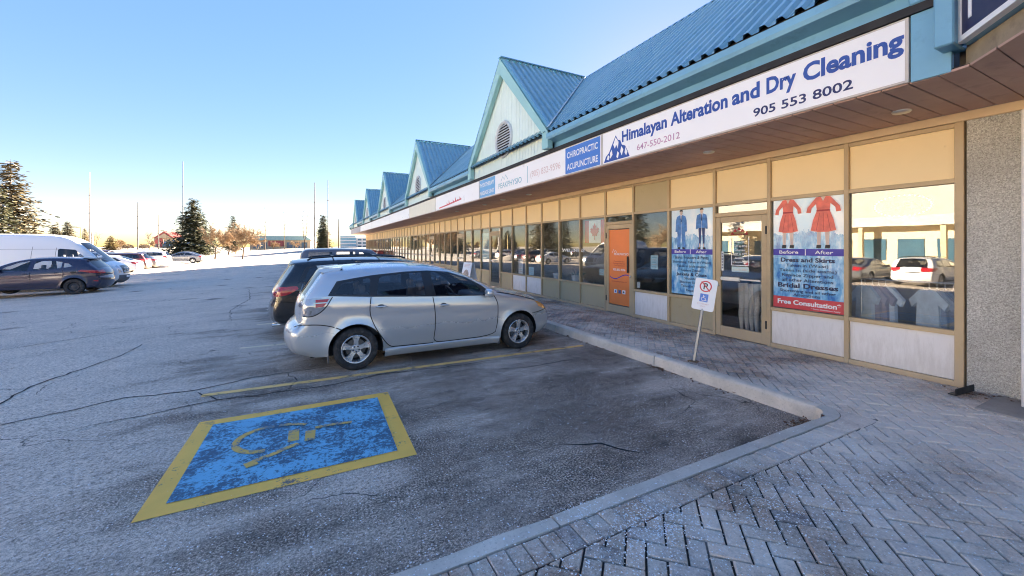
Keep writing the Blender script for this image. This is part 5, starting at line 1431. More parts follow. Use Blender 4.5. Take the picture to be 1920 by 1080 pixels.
# ------------------------------------------------------------------ trees, poles, far buildings
M_BARK = pm('bark', (0.12, 0.085, 0.06), .9, var=.3, scale=6, bmp=.4)
M_TWIG = pm('golden_twig', (0.30, 0.205, 0.12), .85, var=.25, scale=3)
M_BARKP = pm('pale_bark', (0.30, 0.24, 0.18), .9, var=.25, scale=4)
def needle_mat(name, a, b_):
    m, nt, bs, o = nodes(name); oi = nt.nodes.new('ShaderNodeAttribute'); oi.attribute_name = 'tone'
    L(nt, ramp(nt, oi.outputs['Fac'], [(0, a), (.78, b_), (.80, (.55, .55, .55)), (1, (.72, .72, .72))]), bs.inputs['Base Color'])
    bs.inputs['Roughness'].default_value = .7; return m
M_NEED = needle_mat('spruce_needles', (0.03, 0.045, 0.03), (0.14, 0.135, 0.06))
M_NEEDS = needle_mat('snowy_needles', (0.05, 0.05, 0.03), (0.20, 0.15, 0.07))
M_NEEDG = needle_mat('golden_needles', (0.13, 0.09, 0.03), (0.28, 0.18, 0.06))
M_BUSH = needle_mat('bush_leaves', (0.06, 0.04, 0.03), (0.16, 0.10, 0.07))
def spruce(name, label, x, y, z, h, w, seed, mat, snow=.0, sparse=1.0, group='evergreens beyond the lot'):
    rnd = random.Random(seed)
    t = thing(name, label, 'tree', (x, y, z), 0, group)
    tr = MB(); p = Vector((0, 0, -.3)); n = 7
    for i in range(n):
        q = Vector((rnd.uniform(-.03, .03), rnd.uniform(-.03, .03), h * (i + 1) / n)); r0 = .018 * h * (1 - i / n) + .015; tr.tube(p, q, r0, .018 * h * (1 - (i + 1) / n) + .012, 7, caps=False); p = q
    tr.build('trunk', M_BARK, t, True)
    v = []; f = []; tone = []
    lim = MB(); z_ = h * .05
    while z_ < h * .985:
        rad = w / 2 * (1 - z_ / h) ** .85 * rnd.uniform(.78, 1.12) + .12
        nb = max(4, int((5 + 9 * (1 - z_ / h)) * sparse)); a0 = rnd.uniform(0, 6.3)
        for k in range(nb):
            a = a0 + 2 * math.pi * k / nb + rnd.uniform(-.3, .3); ln = rad * rnd.uniform(.6, 1.15); zz = z_ + rnd.uniform(-.02, .02) * h
            dr = rnd.uniform(.10, .30); ca, sa = math.cos(a), math.sin(a)
            pts = [Vector((ca * ln * s, sa * ln * s, zz + ln * (.10 * s - dr * s * s + .12 * max(0, s - .7)))) for s in (0, .35, .7, 1)]
            lim.tube(pts[0], pts[2], .012 * h / 8, .005, 4, caps=False)
            m = max(5, int(ln / (.032 * h)) * 3)
            for j in range(m):
                s = .12 + .9 * (j + rnd.random()) / m; i = min(2, int(s * 3 / 1.02)); lt = min(1, s * 3 - i); c = pts[i].lerp(pts[i + 1], lt) + Vector((rnd.gauss(0, .02), rnd.gauss(0, .02), rnd.gauss(0, .012))) * h
                side = rnd.choice((-1, 1)); sz = rnd.uniform(.035, .07) * h * (1 - .45 * s) + .03
                d = Vector((ca * .7 - sa * side * .8, sa * .7 + ca * side * .8, rnd.uniform(-.55, .12))).normalized() * sz
                up = Vector((rnd.uniform(-.4, .4), rnd.uniform(-.4, .4), 1)).normalized(); wv = d.cross(up).normalized() * sz * rnd.uniform(.22, .38)
                n0 = len(v); v += [c - wv * .5, c + wv * .5, c + d * .7 + wv, c + d * 1.15, c + d * .7 - wv]; f.append((n0, n0 + 1, n0 + 2, n0 + 3, n0 + 4))
                tn = rnd.random() * .78
                if rnd.random() < snow: tn = rnd.uniform(.82, 1)
                tone += [tn] * 5
        z_ += h * .031 / max(.55, sparse ** .5) * rnd.uniform(.8, 1.25)
    tag(lim.build('branches', M_BARK, t, True), kind='stuff')
    me = new_mesh('crown', v, f, mat); at_ = me.attributes.new('tone', 'FLOAT', 'POINT'); at_.data.foreach_set('value', tone); link('crown', me, t)
    return t
def bare_tree(name, label, x, y, z, h, seed, spread=.55, levels=5, mat=M_TWIG, upright=0.0, group='bare trees beyond the lot', tw=1.0, fork=.28):
    rnd = random.Random(seed); t = thing(name, label, 'tree', (x, y, z), 0, group)
    tk = MB(); cr = MB()
    def grow(p, d, ln, r, lev):
        n = 3; q = p
        for i in range(n):
            d = (d + Vector((rnd.gauss(0, .10), rnd.gauss(0, .10), rnd.gauss(.03, .05) + upright * .1))).normalized(); e = q + d * ln / n
            (tk if lev < 2 else cr).tube(q, e, r * (1 - .25 * i / n), r * (1 - .25 * (i + 1) / n), 6 if lev < 2 else 3, caps=False); q = e
            if lev >= 1 and lev < levels and i < n - 1:
                side(q, d, ln * rnd.uniform(.45, .7), r * .5, lev + 1)
        if lev < levels:
            for k in range(rnd.choice((2, 3, 3))): side(q, d, ln * rnd.uniform(.6, .85), r * .62, lev + 1)
    def side(q, d, ln, r, lev):
        a = rnd.uniform(0, 6.3); o_ = d.orthogonal().normalized(); o2 = d.cross(o_); s = spread * rnd.uniform(.6, 1.3)
        dd = (d + (o_ * math.cos(a) + o2 * math.sin(a)) * s + Vector((0, 0, upright * .4))).normalized(); grow(q, dd, ln, max(r, .006 * tw), lev)
    grow(Vector((0, 0, -.2)), Vector((0, 0, 1)), h * fork, h * .018, 0)
    tag(tk.build('trunk', M_BARK if mat is M_TWIG else mat, t, True)); tag(cr.build('crown', mat, t), kind='stuff')
    return t
def at_px(px, d, py=None):
    """ground position at image column px and depth d (used once to lay the far things out)"""
    l = (px - 960) / 745 * d; return d * .4582 + l * .8889, d * .8889 - l * .4582
BZ_ = .6
for (nm, lb, px, d, h, w, sd_, mat, sn, spz) in [
    ('spruce_tree', 'tall snow-dusted spruce at the left edge above the van', 20, 52, 13.4, 9.5, 1, M_NEEDS, .10, 1.25),
    ('spruce_tree', 'left one of the paired small spruces above the van windshield', 104, 78, 6.3, 5.6, 2, M_NEEDS, .06, 1.3),
    ('spruce_tree', 'right one of the paired small spruces above the van windshield', 127, 80, 7.0, 5.4, 3, M_NEEDS, .05, 1.3),
    ('spruce_tree', 'thin young conifer left of the tall steel mast', 159, 88, 5.0, 4.0, 4, M_NEEDG, .0, .8),
    ('golden_conifer', 'short golden conifer right of the tall steel mast', 208, 84, 4.2, 5.4, 5, M_NEEDG, .0, 1.0),
    ('spruce_tree', 'large dark dense spruce standing above the grey sedan', 362, 80, 11.6, 11.0, 6, M_NEED, .03, 1.5),
    ('spruce_tree', 'narrow dark spruce behind the golden bare trees', 437, 105, 9.2, 6.0, 7, M_NEED, .0, 1.1),
    ('spruce_tree', 'full spruce between two utility poles near the shops', 606, 95, 8.8, 4.6, 8, M_NEED, .0, 1.5)]:
    x, y = at_px(px, d); spruce(nm, lb, x, y, BZ_ if d > 85 else -.2, h, w, sd_, mat, sn, spz)
for (lb, px, d, h, sd_, mat, upr, lev, sp_) in [
    ('golden bare tree in front of the large spruce', 403, 62, 6.6, 21, M_TWIG, 0, 6, .85), ('golden bare tree right of the others, over the grey sedan', 455, 60, 6.6, 22, M_TWIG, 0, 6, .8),
    ('golden bare tree behind, between the other two', 428, 78, 7.6, 23, M_TWIG, 0, 6, .8),
    ('golden bare shrub-like tree beside the low store', 470, 110, 4.5, 24, M_TWIG, .2, 4, .7),
    ('small leafless tree right of the steel mast', 182, 92, 6.5, 27, M_TWIG, .2, 4, .6), ('small leafless tree by the red-gabled store', 280, 100, 6.5, 28, M_BARKP, .4, 4, .5)]:
    x, y = at_px(px, d); bare_tree('bare_tree', lb, x, y, -.2 if d < 70 else .3, h, sd_, sp_, lev, mat, upr, tw=3.0, fork=.28 if upr < .5 else .4)
for (lb, px, d, h, sd_) in [('low golden bare tree left of the steel mast', 140, 96, 4.4, 61), ('low golden bare tree just right of the short golden conifer', 226, 100, 4.6, 62), ('low golden bare tree left of the red-gabled store', 288, 125, 5.2, 63), ('low golden bare tree right of the red-gabled store', 330, 112, 5.0, 64), ('low golden bare tree behind the left end of the low store', 482, 118, 5.6, 65), ('low golden bare tree in front of the low store', 512, 105, 4.0, 66), ('low golden bare tree right of the low store', 553, 112, 4.8, 67), ('broad golden bare tree right behind the large spruce', 386, 96, 6.4, 68)]:
    x, y = at_px(px, d); bare_tree('bare_tree', lb, x, y, .5, h, sd_, .8, 5, M_TWIG, 0, tw=4.0, fork=.24)
def slender(lb, px, d, h, sd_, fork=False):
    rnd = random.Random(sd_); x, y = at_px(px, d); t = thing('bare_tree', lb, 'tree', (x, y, .2), 0, 'bare trees beyond the lot'); tk = MB(); tw = MB()
    for lean in ((-.05, .07) if fork else (0.0,)):
        p = Vector((0, 0, -.3))
        for i in range(10):
            q = Vector((lean * h * (i + 1) / 10 * (1 if i > 2 else .2) + rnd.uniform(-.05, .05), rnd.uniform(-.05, .05), h * (i + 1) / 10)); tk.tube(p, q, .012 * h * (1 - i / 11), .012 * h * (1 - (i + 1) / 11), 6, caps=False)
            if i > 2:
                for k in range(5):
                    a = rnd.uniform(0, 6.3); ln = rnd.uniform(.25, .9); e = q + Vector((math.cos(a) * ln * .7, math.sin(a) * ln * .7, ln)); tw.tube(q, e, .022, .008, 3, caps=False)
                    for m in range(2): g = q.lerp(e, rnd.uniform(.3, .9)); tw.tube(g, g + Vector((rnd.uniform(-.3, .3), rnd.uniform(-.3, .3), .3)), .012, .006, 3, caps=False)
            p = q
    tk.build('trunk', M_BARK, t, True); tw.build('crown', M_BARKP, t)
slender('slender straight bare tree left of the red store band', 497, 98, 10.4, 51); slender('slender straight bare tree right of the red store band', 533, 98, 9.3, 52); slender('forked bare tree left of the utility poles', 571, 92, 9.2, 53, True)
def bush(lb, px, d, w, h, sd_):
    rnd = random.Random(sd_); x, y = at_px(px, d); t = thing('shrub', lb, 'shrub', (x, y, .75), 0, 'clipped shrubs on the snow bank'); v = []; f = []; tone = []; st = MB()
    for k in range(9): st.tube((0, 0, -.2), (rnd.uniform(-w, w) * .3, rnd.uniform(-w, w) * .3, h * .7), .04, .01, 5)
    for k in range(900):
        a = rnd.uniform(0, 6.3); r = w / 2 * rnd.random() ** .4; c = Vector((r * math.cos(a), r * math.sin(a), h * (.35 + .65 * rnd.random() * (1 - (2 * r / w) ** 3 * .6)))); s = rnd.uniform(.06, .14); d1 = Vector((rnd.gauss(0, 1), rnd.gauss(0, 1), rnd.gauss(0, 1))).normalized() * s; d2 = d1.orthogonal().normalized() * s * .5
        n0 = len(v); v += [c - d1, c - d2, c + d1, c + d2]; f.append((n0, n0 + 1, n0 + 2, n0 + 3)); tone += [rnd.random() * .75] * 4
    st.build('stem', M_BARK, t); me = new_mesh('foliage', v, f, M_BUSH); at_ = me.attributes.new('tone', 'FLOAT', 'POINT'); at_.data.foreach_set('value', tone); link('foliage', me, t)
bush('rounded brown shrub on the bank, left of two', 240, 96, 2.3, 1.5, 31); bush('rounded brown shrub on the bank, right of two', 270, 97, 2.4, 1.6, 32)
M_POLE = pm('pole_grey', (0.13, 0.12, 0.11), .7, var=.1); M_WOOD = pm('pole_wood', (0.12, 0.085, 0.06), .85, var=.2)
M_STEELW = pm('mast_white', (0.34, 0.32, 0.30), .5, .2)
def pole(lb, px, d, h, r, mat, name='utility_pole', cat='pole', collars=True, arm=None):
    x, y = at_px(px, d); t = thing(name, lb, cat, (x, y, -.1)); b = MB(); b.tube((0, 0, 0), (0, 0, h), r, r * .45, 12); b.build('shaft', mat, t, angle=40)
    if collars:
        c = MB()
        for k in (.28, .5, .72): c.tube((0, 0, h * k), (0, 0, h * k + .12), r * 1.25, n=10)
        c.build('collar', mat, t)
    if arm:
        a = MB(); a.tube((0, 0, h - .1), (arm, 0, h + .05), .05, n=8); a.build('arm', mat, t); l = MB(); l.bbox((arm - .35 if arm > 0 else arm - .35, -.15, h - .02), (arm + .35, .15, h + .12), .04); l.build('lamp_head', M_DARKMET, t)
    return t
pole('tall pale steel mast rising behind the van', 168, 78, 16.4, .15, M_STEELW, 'steel_mast', 'mast')
pole('base sleeve of paler steel beside the tall mast', 172, 78.5, 4.6, .34, M_STEELW, 'steel_mast', 'mast', False)
pole('thin mast left of the red-gabled store', 258, 95, 12.4, .14, M_POLE)
pole('short thin mast right behind the red-gabled store', 297, 110, 10.6, .16, M_POLE)
pole('thin mast rising behind the large dark spruce', 343, 120, 27.5, .18, M_POLE)
pole('grey utility pole left of the narrow spruce', 590, 88, 16.0, .15, M_POLE)
pole('knotted wooden pole right of the narrow spruce', 615, 90, 16.9, .13, M_WOOD)
pole('shorter wooden pole beside the glass office', 635, 100, 8.7, .18, M_WOOD, collars=False)
pole('dark lamp post beside the tall spruce', 65, 56, 6.0, .10, M_DARKMET, 'lamp_post', 'lamp post', False, -.9)
pole('yellowish lamp post near the steel mast', 151, 70, 5.2, .12, pm('lamp_yellow', (.55, .42, .15), .6), 'lamp_post', 'lamp post', False, -.7)
pole('far lamp post left of the red-gabled store', 313, 92, 5.4, .08, M_DARKMET, 'lamp_post', 'lamp post', False, -.8)

# far buildings
M_BRICK = pm('store_tan', (0.50, 0.38, 0.24), .8, var=.1); M_REDP = pm('store_red', (0.36, 0.07, 0.06), .5); M_GLF = pm('far_glass', (0.05, 0.12, 0.18), .15, var=.3, scale=.2); M_GLB = pm('curtain_wall_blue', (0.16, 0.34, 0.46), .25, var=.2, scale=.15)
M_GREENR = pm('store_green_roof', (0.28, 0.42, 0.40), .6); M_OFFW = pm('office_white', (0.66, 0.65, 0.63), .7)
RZV = R(-27.27)
def far_thing(name, lb, px, d, z=.4):
    x, y = at_px(px, d); return thing(name, lb, 'building', (x, y, z), RZV + R(12))
t = far_thing('gabled_store', 'small far store with red gable and dark doorway', 308, 180)
MB().box((-4, 0, 0), (4, 8, 5)).build('wall', M_BRICK, t)
r = MB(); r.prism([(-4.4, 5), (0, 8.2), (4.4, 5)], -.3, 8.3, lambda a, b_, d: (a, d, b_)); o = r.build('roof', M_REDP, t); recalc(o.data)
r = MB(); r.prism([(-3.0, 5.1), (0, 7.3), (3.0, 5.1)], -.36, -.31, lambda a, b_, d: (a, d, b_)); o = r.build('gable_infill', M_BRICK, t); recalc(o.data)
MB().box((-2.9, -.08, 0), (-.8, .02, 5)).build('entrance', M_REDP, t); MB().box((-.6, -.06, .8), (3.4, .02, 3.6)).build('window', M_GLF, t)
t = far_thing('low_store', 'low tan store with red sign band and green roof', 518, 150, .5)
MB().box((-9, 0, 0), (12, 12, 3.6)).build('wall', M_BRICK, t); r = MB(); r.prism([(-9.5, 3.6), (-7.5, 5.2), (10.5, 5.2), (12.5, 3.6)], -.5, 12.5, lambda a, b_, d: (a, d, b_)); o = r.build('roof', M_GREENR, t); recalc(o.data)
MB().box((-2.6, -.3, 1.3), (2.6, .0, 3.3)).build('sign_band', M_REDP, t)
for k in range(4): MB().box((-8 + k * 1.3, -.05, .6), (-7 + k * 1.3, .02, 2.8)).build('window', M_GLF, t)
for k in range(3): MB().box((3.6 + k * 2.6, -.05, .6), (5.6 + k * 2.6, .02, 2.8)).build('window', M_GLF, t)
t = far_thing('glass_office', 'far blue glass office block with pale floor bands', 653, 190, .5)
MB().box((-3.6, 0, 0), (3.4, 10, 6.2)).build('wall', M_GLB, t)
for k in range(4): MB().box((-3.7, -.12, .9 + k * 1.5), (3.5, -.01, 1.3 + k * 1.5)).build('floor_band', M_OFFW, t)
t = far_thing('white_office', 'far white office block with dark window strips', 677, 192, .5)
MB().box((-2.6, 0, 0), (6, 10, 5.6)).build('wall', M_OFFW, t)
for k in range(3):
    for j in range(3): MB().box((-1.4 + j * 2.2, -.06, .9 + k * 1.6), (.2 + j * 2.2, .02, 1.7 + k * 1.6)).build('window', M_GLF, t)
t = far_thing('roadside_sign', 'red roadside sign on a post near the gabled store', 298, 118, .6); t['category'] = 'sign'
MB().bbox((-1.0, -.1, 2.0), (1.2, .1, 3.2), .03).build('sign_face', M_REDP, t); MB().tube((0, 0, -.5), (0, 0, 2.0), .12).build('post', M_DARKMET, t)
# plaza across the lot: only the shop glass shows it
t = thing('opposite_plaza', 'sunlit tan shop row across the lot, reflected in the glass', 'building', (-42, 16, gz(-20)))
MB().box((-10, -28, 0), (0, 26, 4.2)).build('wall', pm('plaza_wall', (.72, .62, .42), .8, var=.06), t)
r = MB(); r.prism([(1.6, 4.2), (1.6, 5.2), (-4, 9.4), (-10, 4.2)], -28.5, 26.5, lambda a, b_, d: (a, d, b_)); o = r.build('roof', pm('plaza_roof', (.60, .56, .48), .7), t); recalc(o.data)
for k in range(17): MB().box((-.02, -26.5 + k * 3, .6), (.05, -24.4 + k * 3, 2.9)).build('window', M_GLF, t)
for k in range(9): MB().bbox((1.0, -27 + k * 6.4, 0), (1.4, -26.6 + k * 6.4, 4.2), .03).build('column', pm('column_tan', (.62, .50, .30), .7), t)
for k, (x, y, h, w, sd_) in enumerate([(-30, 44, 10, 6.5, 41), (-34, 52, 12, 7, 42), (-27, 58, 8, 5, 43)]):
    spruce('spruce_tree', ['middle-sized spruce across the lot left of the tan row', 'tallest spruce across the lot left of the tan row', 'shortest spruce across the lot left of the tan row'][k], x, y, gz(-20), h, w, sd_, M_NEED, .04, .9)
bare_tree('bare_tree', 'golden bare tree across the lot near the spruces', -26, 36, gz(-20), 6, 44, .7, 5, M_TWIG, 0, tw=2)
# ------------------------------------------------------------------ small things at the shop front
def wp(name, pts, off, mat, parent): return wall_poly(pts, XF + .045 - off, mat, parent, name)
# --- leaning accessible-parking sign
t = thing('parking_sign', 'leaning white permit parking sign on steel post at the kerb', 'sign', (4.80, 3.77, PZ - .01))
top = Vector((.155, -.085, 1.10))
pb = MB(); u = top.normalized(); side = Vector((.45, -.85, 0)).normalized(); fr = u.cross(side).normalized()
if fr.dot(Vector((-1, -.6, 0))) < 0: fr = -fr
sd2 = u.cross(fr).normalized()
def psp(a, b_, c): return u * b_ + sd2 * a + fr * c
pb.prism([(-.022, -.010), (-.013, .010), (.013, .010), (.022, -.010), (.015, -.010), (.008, .003), (-.008, .003), (-.015, -.010)], -.1, top.length, lambda a, b_, d: tuple(psp(a, d, b_)))
o = pb.build('post', pm('galvanised', (.32, .33, .34), .4, .6), t); recalc(o.data)
MB().blob((0, 0, .0), (.085, .085, .018), .9, 12, 5).build('footing', pm('rusty_footing', (.22, .13, .07), .9, var=.3, scale=20), t)
if sd2.dot(Vector((.889, -.458, 0))) < 0: sd2 = -sd2
PH0 = top.length - .385; PW_, PHt = .142, .44
def rr_poly(w, h, r, n=5):
    out = []
    for cx, cy, a0 in ((w - r, h - r, 0), (-w + r, h - r, 90), (-w + r, -h + r, 180), (w - r, -h + r, 270)):
        out += [(cx + r * math.cos(R(a0 + 90 * i / n)), cy + r * math.sin(R(a0 + 90 * i / n))) for i in range(n + 1)]
    return out
pc = PH0 + PHt / 2
pl = MB(); pl.prism(rr_poly(PW_, PHt / 2, .03), .016, .019, lambda a, b_, d: tuple(psp(a, pc + b_, d))); o = pl.build('plate', M_WHITE, t); recalc(o.data)
def pflat(name, poly, c, mat): return fan_poly([tuple(psp(a, pc + b_, c)) for a, b_ in poly], name, mat, o)
ring = MB(); n = 28
v = [tuple(psp(rr * math.cos(2 * math.pi * i / n), pc + .115 + rr * math.sin(2 * math.pi * i / n), .0215)) for rr in (.078, .062) for i in range(n)]
ring.add(v, [(i, (i + 1) % n, n + (i + 1) % n, n + i) for i in range(n)]); ring.build('red_circle', M_RED, o)
def ptext(s, a, b_, h, w, mat, bold=.01, c=.0215):
    me = text_mesh(s, h, w, bold, align='CENTER'); M = Matrix.Identity(4)
    for r_ in range(3): M[r_][0] = sd2[r_]; M[r_][1] = u[r_]; M[r_][2] = fr[r_]; M[r_][3] = psp(a, pc + b_, c)[r_]
    me.transform(M); me.materials.append(mat); link('lettering', me, o)
ptext('P', 0, .075, .085, .05, M_BLACK, .02)
sl = .058; pflat('red_slash', [(-sl - .008, .115 + sl - .008 + .008), (-sl + .006, .115 + sl + .006), (sl + .008, .115 - sl), (sl - .006, .115 - sl - .006)], .0225, M_RED)
pflat('blue_square', [(-.052, -.10), (.052, -.10), (.052, .01), (-.052, .01)], .0215, M_SKYB)
wc = MB(); cc = (-.004, -.062)
arcp = [(cc[0] + .026 * math.cos(R(a)), cc[1] + .026 * math.sin(R(a))) for a in range(110, 400, 20)]
def pstroke(pts, w, c=.0232):
    vv = []
    for i, p in enumerate(pts):
        a, d = pts[max(0, i - 1)], pts[min(len(pts) - 1, i + 1)]; dx, dy = d[0] - a[0], d[1] - a[1]; l = math.hypot(dx, dy) or 1
        vv += [tuple(psp(p[0] - dy / l * w / 2, pc + p[1] + dx / l * w / 2, c)), tuple(psp(p[0] + dy / l * w / 2, pc + p[1] - dx / l * w / 2, c))]
    wc.add(vv, [(2 * i, 2 * i + 1, 2 * i + 3, 2 * i + 2) for i in range(len(pts) - 1)])
pstroke(arcp, .007); pstroke([(-.008, -.005), (-.006, -.045), (.016, -.047), (.028, -.082), (.038, -.080)], .010); pstroke([(-.006, -.026), (.014, -.026)], .007)
wc.build('wheelchair_symbol', M_WHITE, o)
ptext('BY PERMIT', 0, -.140, .017, .15, M_GREYINK, .01); ptext('ONLY', 0, -.172, .017, .07, M_GREYINK, .01)
MB().blob(tuple(psp(0, pc - .205, .02)), (.007, .007, .007), 1, 8, 5).build('bolt', M_DARKMET, t)

# --- window posters (behind the glass)
def mountain_print(name, skyc, rockc):
    m, nt, b, o_ = nodes(name); v = coords(nt, 'World'); sep = nt.nodes.new('ShaderNodeSeparateXYZ'); L(nt, v, sep.inputs[0])
    n1 = noise(nt, v, 4.5, 7, .65); h = math_(nt, 'ADD', sep.outputs[2], math_(nt, 'MULTIPLY', n1, .5))
    n2 = noise(nt, coords(nt, 'World', (1, 1.5, .6)), 7, 6, .6)
    low = ramp(nt, n2, [(.34, (0.06, 0.20, 0.50)), (.50, (0.22, 0.50, 0.75)), (.66, (0.62, 0.78, 0.88))])
    upc = ramp(nt, noise(nt, v, 2.0, 4), [(.35, (0.50, 0.74, 0.90)), (.62, (0.85, 0.90, 0.92))])
    L(nt, mixc(nt, ramp(nt, h, [(.49, g1(0)), (.53, g1(1))]) if False else math_(nt, 'GREATER_THAN', h, 2.22), low, upc), b.inputs['Base Color'])
    b.inputs['Roughness'].default_value = .12; return m
M_MTN = mountain_print('mountain_print', 0, 0)
M_BAR = pm('bar_indigo', (0.06, 0.05, 0.38), .5, var=.04); M_DRESS = pm('dress_red', (0.86, 0.20, 0.14), .6, var=.15, scale=12); M_DRESSD = pm('dress_dark', (0.45, 0.05, 0.05), .6)
M_SUIT = pm('suit_blue', (0.09, 0.24, 0.55), .6, var=.3, scale=14); M_SUITD = pm('suit_dark', (0.03, 0.06, 0.18), .6); M_SKIN = pm('print_skin', (0.72, 0.55, 0.46), .6); M_SHOE = pm('print_black', (.02, .02, .025), .5); M_TXT = pm('print_text', (0.015, 0.02, 0.07), .5)
PX = XF + .011
def poster(y_hi, y_lo, z0, z1, label, name='window_poster', mat=M_MTN):
    t_ = thing(name, label, 'poster', (PX, (y_hi + y_lo) / 2, z0), wc=True)
    MB().box((PX, y_lo, z0), (PX + .003, y_hi, z1)).build('sheet', mat, t_); return t_
def pq(t_, pts, mat, name, k=1): return wall_poly(pts, PX - .0012 * k, mat, t_, name)
def shape(t_, cy, z, s, pts, mat, name, k=1):
    """figure outline: pts (right, up) in units of s around (cy, z); mirrored copies handled by caller"""
    return pq(t_, [(cy - a * s, z + b_ * s) for a, b_ in pts], mat, name, k)
def sym(pts): return pts + [(-a, b_) for a, b_ in reversed(pts)]
# dresses
t = poster(3.715, 2.775, .80, 2.49, 'blue mountain poster with two red dresses and bridal alteration prices', 'window_poster')
for cy, fat in ((3.50, .92), (3.03, 1.06)):
    zt = 2.47; vs_ = .74
    for sx in (-1, 1):
        lg = [(cy - sx * .05 - .028, 1.99), (cy - sx * .05 + .03, 1.99), (cy - sx * .055 + .02, 1.76), (cy - sx * .055 - .018, 1.76)]
        pq(t, lg, M_SKIN, 'leg', 2); pq(t, [(cy - sx * .055 - .032, 1.772), (cy - sx * .055 + .028, 1.772), (cy - sx * .055 + .034, 1.722), (cy - sx * .055 - .028, 1.722)], M_SHOE, 'shoe', 3)
    out = sym([(.0, 0), (.045, 0), (.085, -.01), (.19, -.20), (.205, -.30), (.15, -.31), (.14, -.22), (.085, -.14), (.075, -.27), (.12, -.45), (.15, -.66), (.06, -.69)])
    pq(t, [(cy - a * fat * 1.12, zt + .010 + b_ * vs_ * 1.03) for a, b_ in out], M_WHITE, 'cutout_edge', 1)
    pq(t, [(cy - a * fat, zt + b_ * vs_) for a, b_ in out], M_DRESS, 'dress', 3)
    pq(t, [(cy - a * fat, zt + b_ * vs_) for a, b_ in [(.03, 0), (-.03, 0), (0, -.09)]], M_SKIN, 'neckline', 4)
    pq(t, [(cy - a * fat, zt + b_ * vs_) for a, b_ in [(-.078, -.255), (.078, -.255), (.08, -.285), (-.08, -.285)]], M_DRESSD, 'belt', 4)
    for kx in (-.07, 0, .07): pq(t, [(cy - kx * fat * .6, zt - .32 * vs_), (cy - kx * fat * .6 - .004, zt - .32 * vs_), (cy - kx * 1.2 * fat - .005, zt - .66 * vs_), (cy - kx * 1.2 * fat, zt - .66 * vs_)], M_DRESSD, 'pleat', 4)
def poster_bar(yh, yl, z0, z1):
    ym = (yh + yl) / 2
    pq(t, [(yh, z1), (yl, z1), (yl, z0), (yh, z0)], M_BAR, 'title_bar', 3); pq(t, [(ym + .02, z1 - .004), (ym + .008, z1 - .004), (ym + .008, z0 + .004), (ym + .02, z0 + .004)], M_WHITE, 'bar_gap', 4)
    pt('Before', ym + .245, z0 + .026, .05, M_WHITE, .27); pt('After', ym - .225, z0 + .026, .05, M_WHITE, .23)
def pt(s, yc, z, h, mat, w=None, bold=.012, k=5): wall_text(s, PX - .0012 * k, yc, z, h, mat, t, w=w, bold=bold, align='CENTER')
poster_bar(3.715, 2.775, 1.612, 1.712)
for s, z, h, w, bd in (('Dress and Skirts', 1.515, .062, .72, .03), ('Taken in (Waist)', 1.44, .044, .56, .006), ('Taken in (side seams)', 1.366, .044, .76, .006), ('Replace Zipper and', 1.292, .046, .68, .008), ('all other Alterations', 1.216, .046, .68, .008), ('Bridal Dresses', 1.122, .068, .80, .03), ('Shortening and all other', 1.052, .042, .74, .008), ('Alterations', .995, .042, .36, .008)):
    pt(s, 3.245, z, h, M_TXT, w, bd)
pq(t, [(3.715, .975), (2.775, .975), (2.775, .80), (3.715, .80)], M_RED, 'red_strip', 3); pt('Free Consultation*', 3.23, .865, .068, M_WHITE, .84, .03); pt('* Some Conditions Apply', 3.0, .822, .02, M_WHITE, .36, .004)
# suits
t = poster(5.705, 4.785, .81, 2.49, 'blue mountain poster with two suited men and trouser alteration prices', 'window_poster')
for cy, big in ((5.47, 1), (5.01, 0)):
    zt = 2.465; vs_ = .92
    def fq(pts, mat, name, k): pq(t, [(cy - a, zt + b_ * vs_) for a, b_ in pts], mat, name, k)
    fq(sym([(0, 0), (.03, -.005), (.036, -.04), (.028, -.085), (.012, -.105)]), M_SKIN, 'head', 3); fq(sym([(0, .008), (.034, 0), (.038, -.035), (.02, -.025)]), M_SHOE, 'hair', 4)
    fq(sym([(0, -.095), (.03, -.10), (.03, -.30)]), M_WHITE, 'shirt', 2); fq([(-.008, -.12), (.008, -.12), (.01, -.25), (-.01, -.25)], M_SUITD, 'tie', 5)
    wj = .125 if big else .115; jl = .50 if big else .40
    for sx in (-1, 1):
        fq([(sx * a, b_) for a, b_ in [(.022, -.10), (.10, -.135), (wj, -.22), (wj + .012, -.46 if big else -.42), (wj - .035, -.465 if big else -.42), (.092, -.30), (.095, -jl), (.004, -jl), (.004, -.26)]], M_SUIT, 'jacket', 4)
        fq([(sx * a, b_) for a, b_ in [(.004, -jl), (.088 if big else .07, -jl), (.098 if big else .055, -.80 if big else -.72), (.03 if big else .025, -.80 if big else -.72)]], M_SUIT if big else M_SUITD, 'trousers', 3)
        if not big: fq([(sx * a, b_) for a, b_ in [(.03, -.72), (.052, -.72), (.05, -.80), (.03, -.80)]], M_SKIN, 'ankle', 3)
        fq([(sx * a, b_) for a, b_ in [(.025, -.795), (.075, -.795), (.09, -.835), (.03, -.835)]], M_SHOE, 'shoe', 4)
poster_bar(5.705, 4.785, 1.597, 1.695)
for s, z, h, w, bd in (('Jeans, Trousers & Pants', 1.508, .060, .76, .010), ('Shortening, Taken in (Waist)', 1.424, .045, .86, .006), ('Taken in (side seams)', 1.344, .045, .66, .006), ('Replace Zipper', 1.264, .045, .46, .006), ('Jackets & Coats', 1.178, .06, .68, .022), ('Shoulder', 1.105, .045, .30, .008), ('Shorten Sleeves', 1.03, .045, .52, .008), ('Taken in Back', .955, .045, .46, .008), ('Repair', .875, .045, .22, .008)):
    pt(s, 5.245, z, h, M_TXT, w, bd)
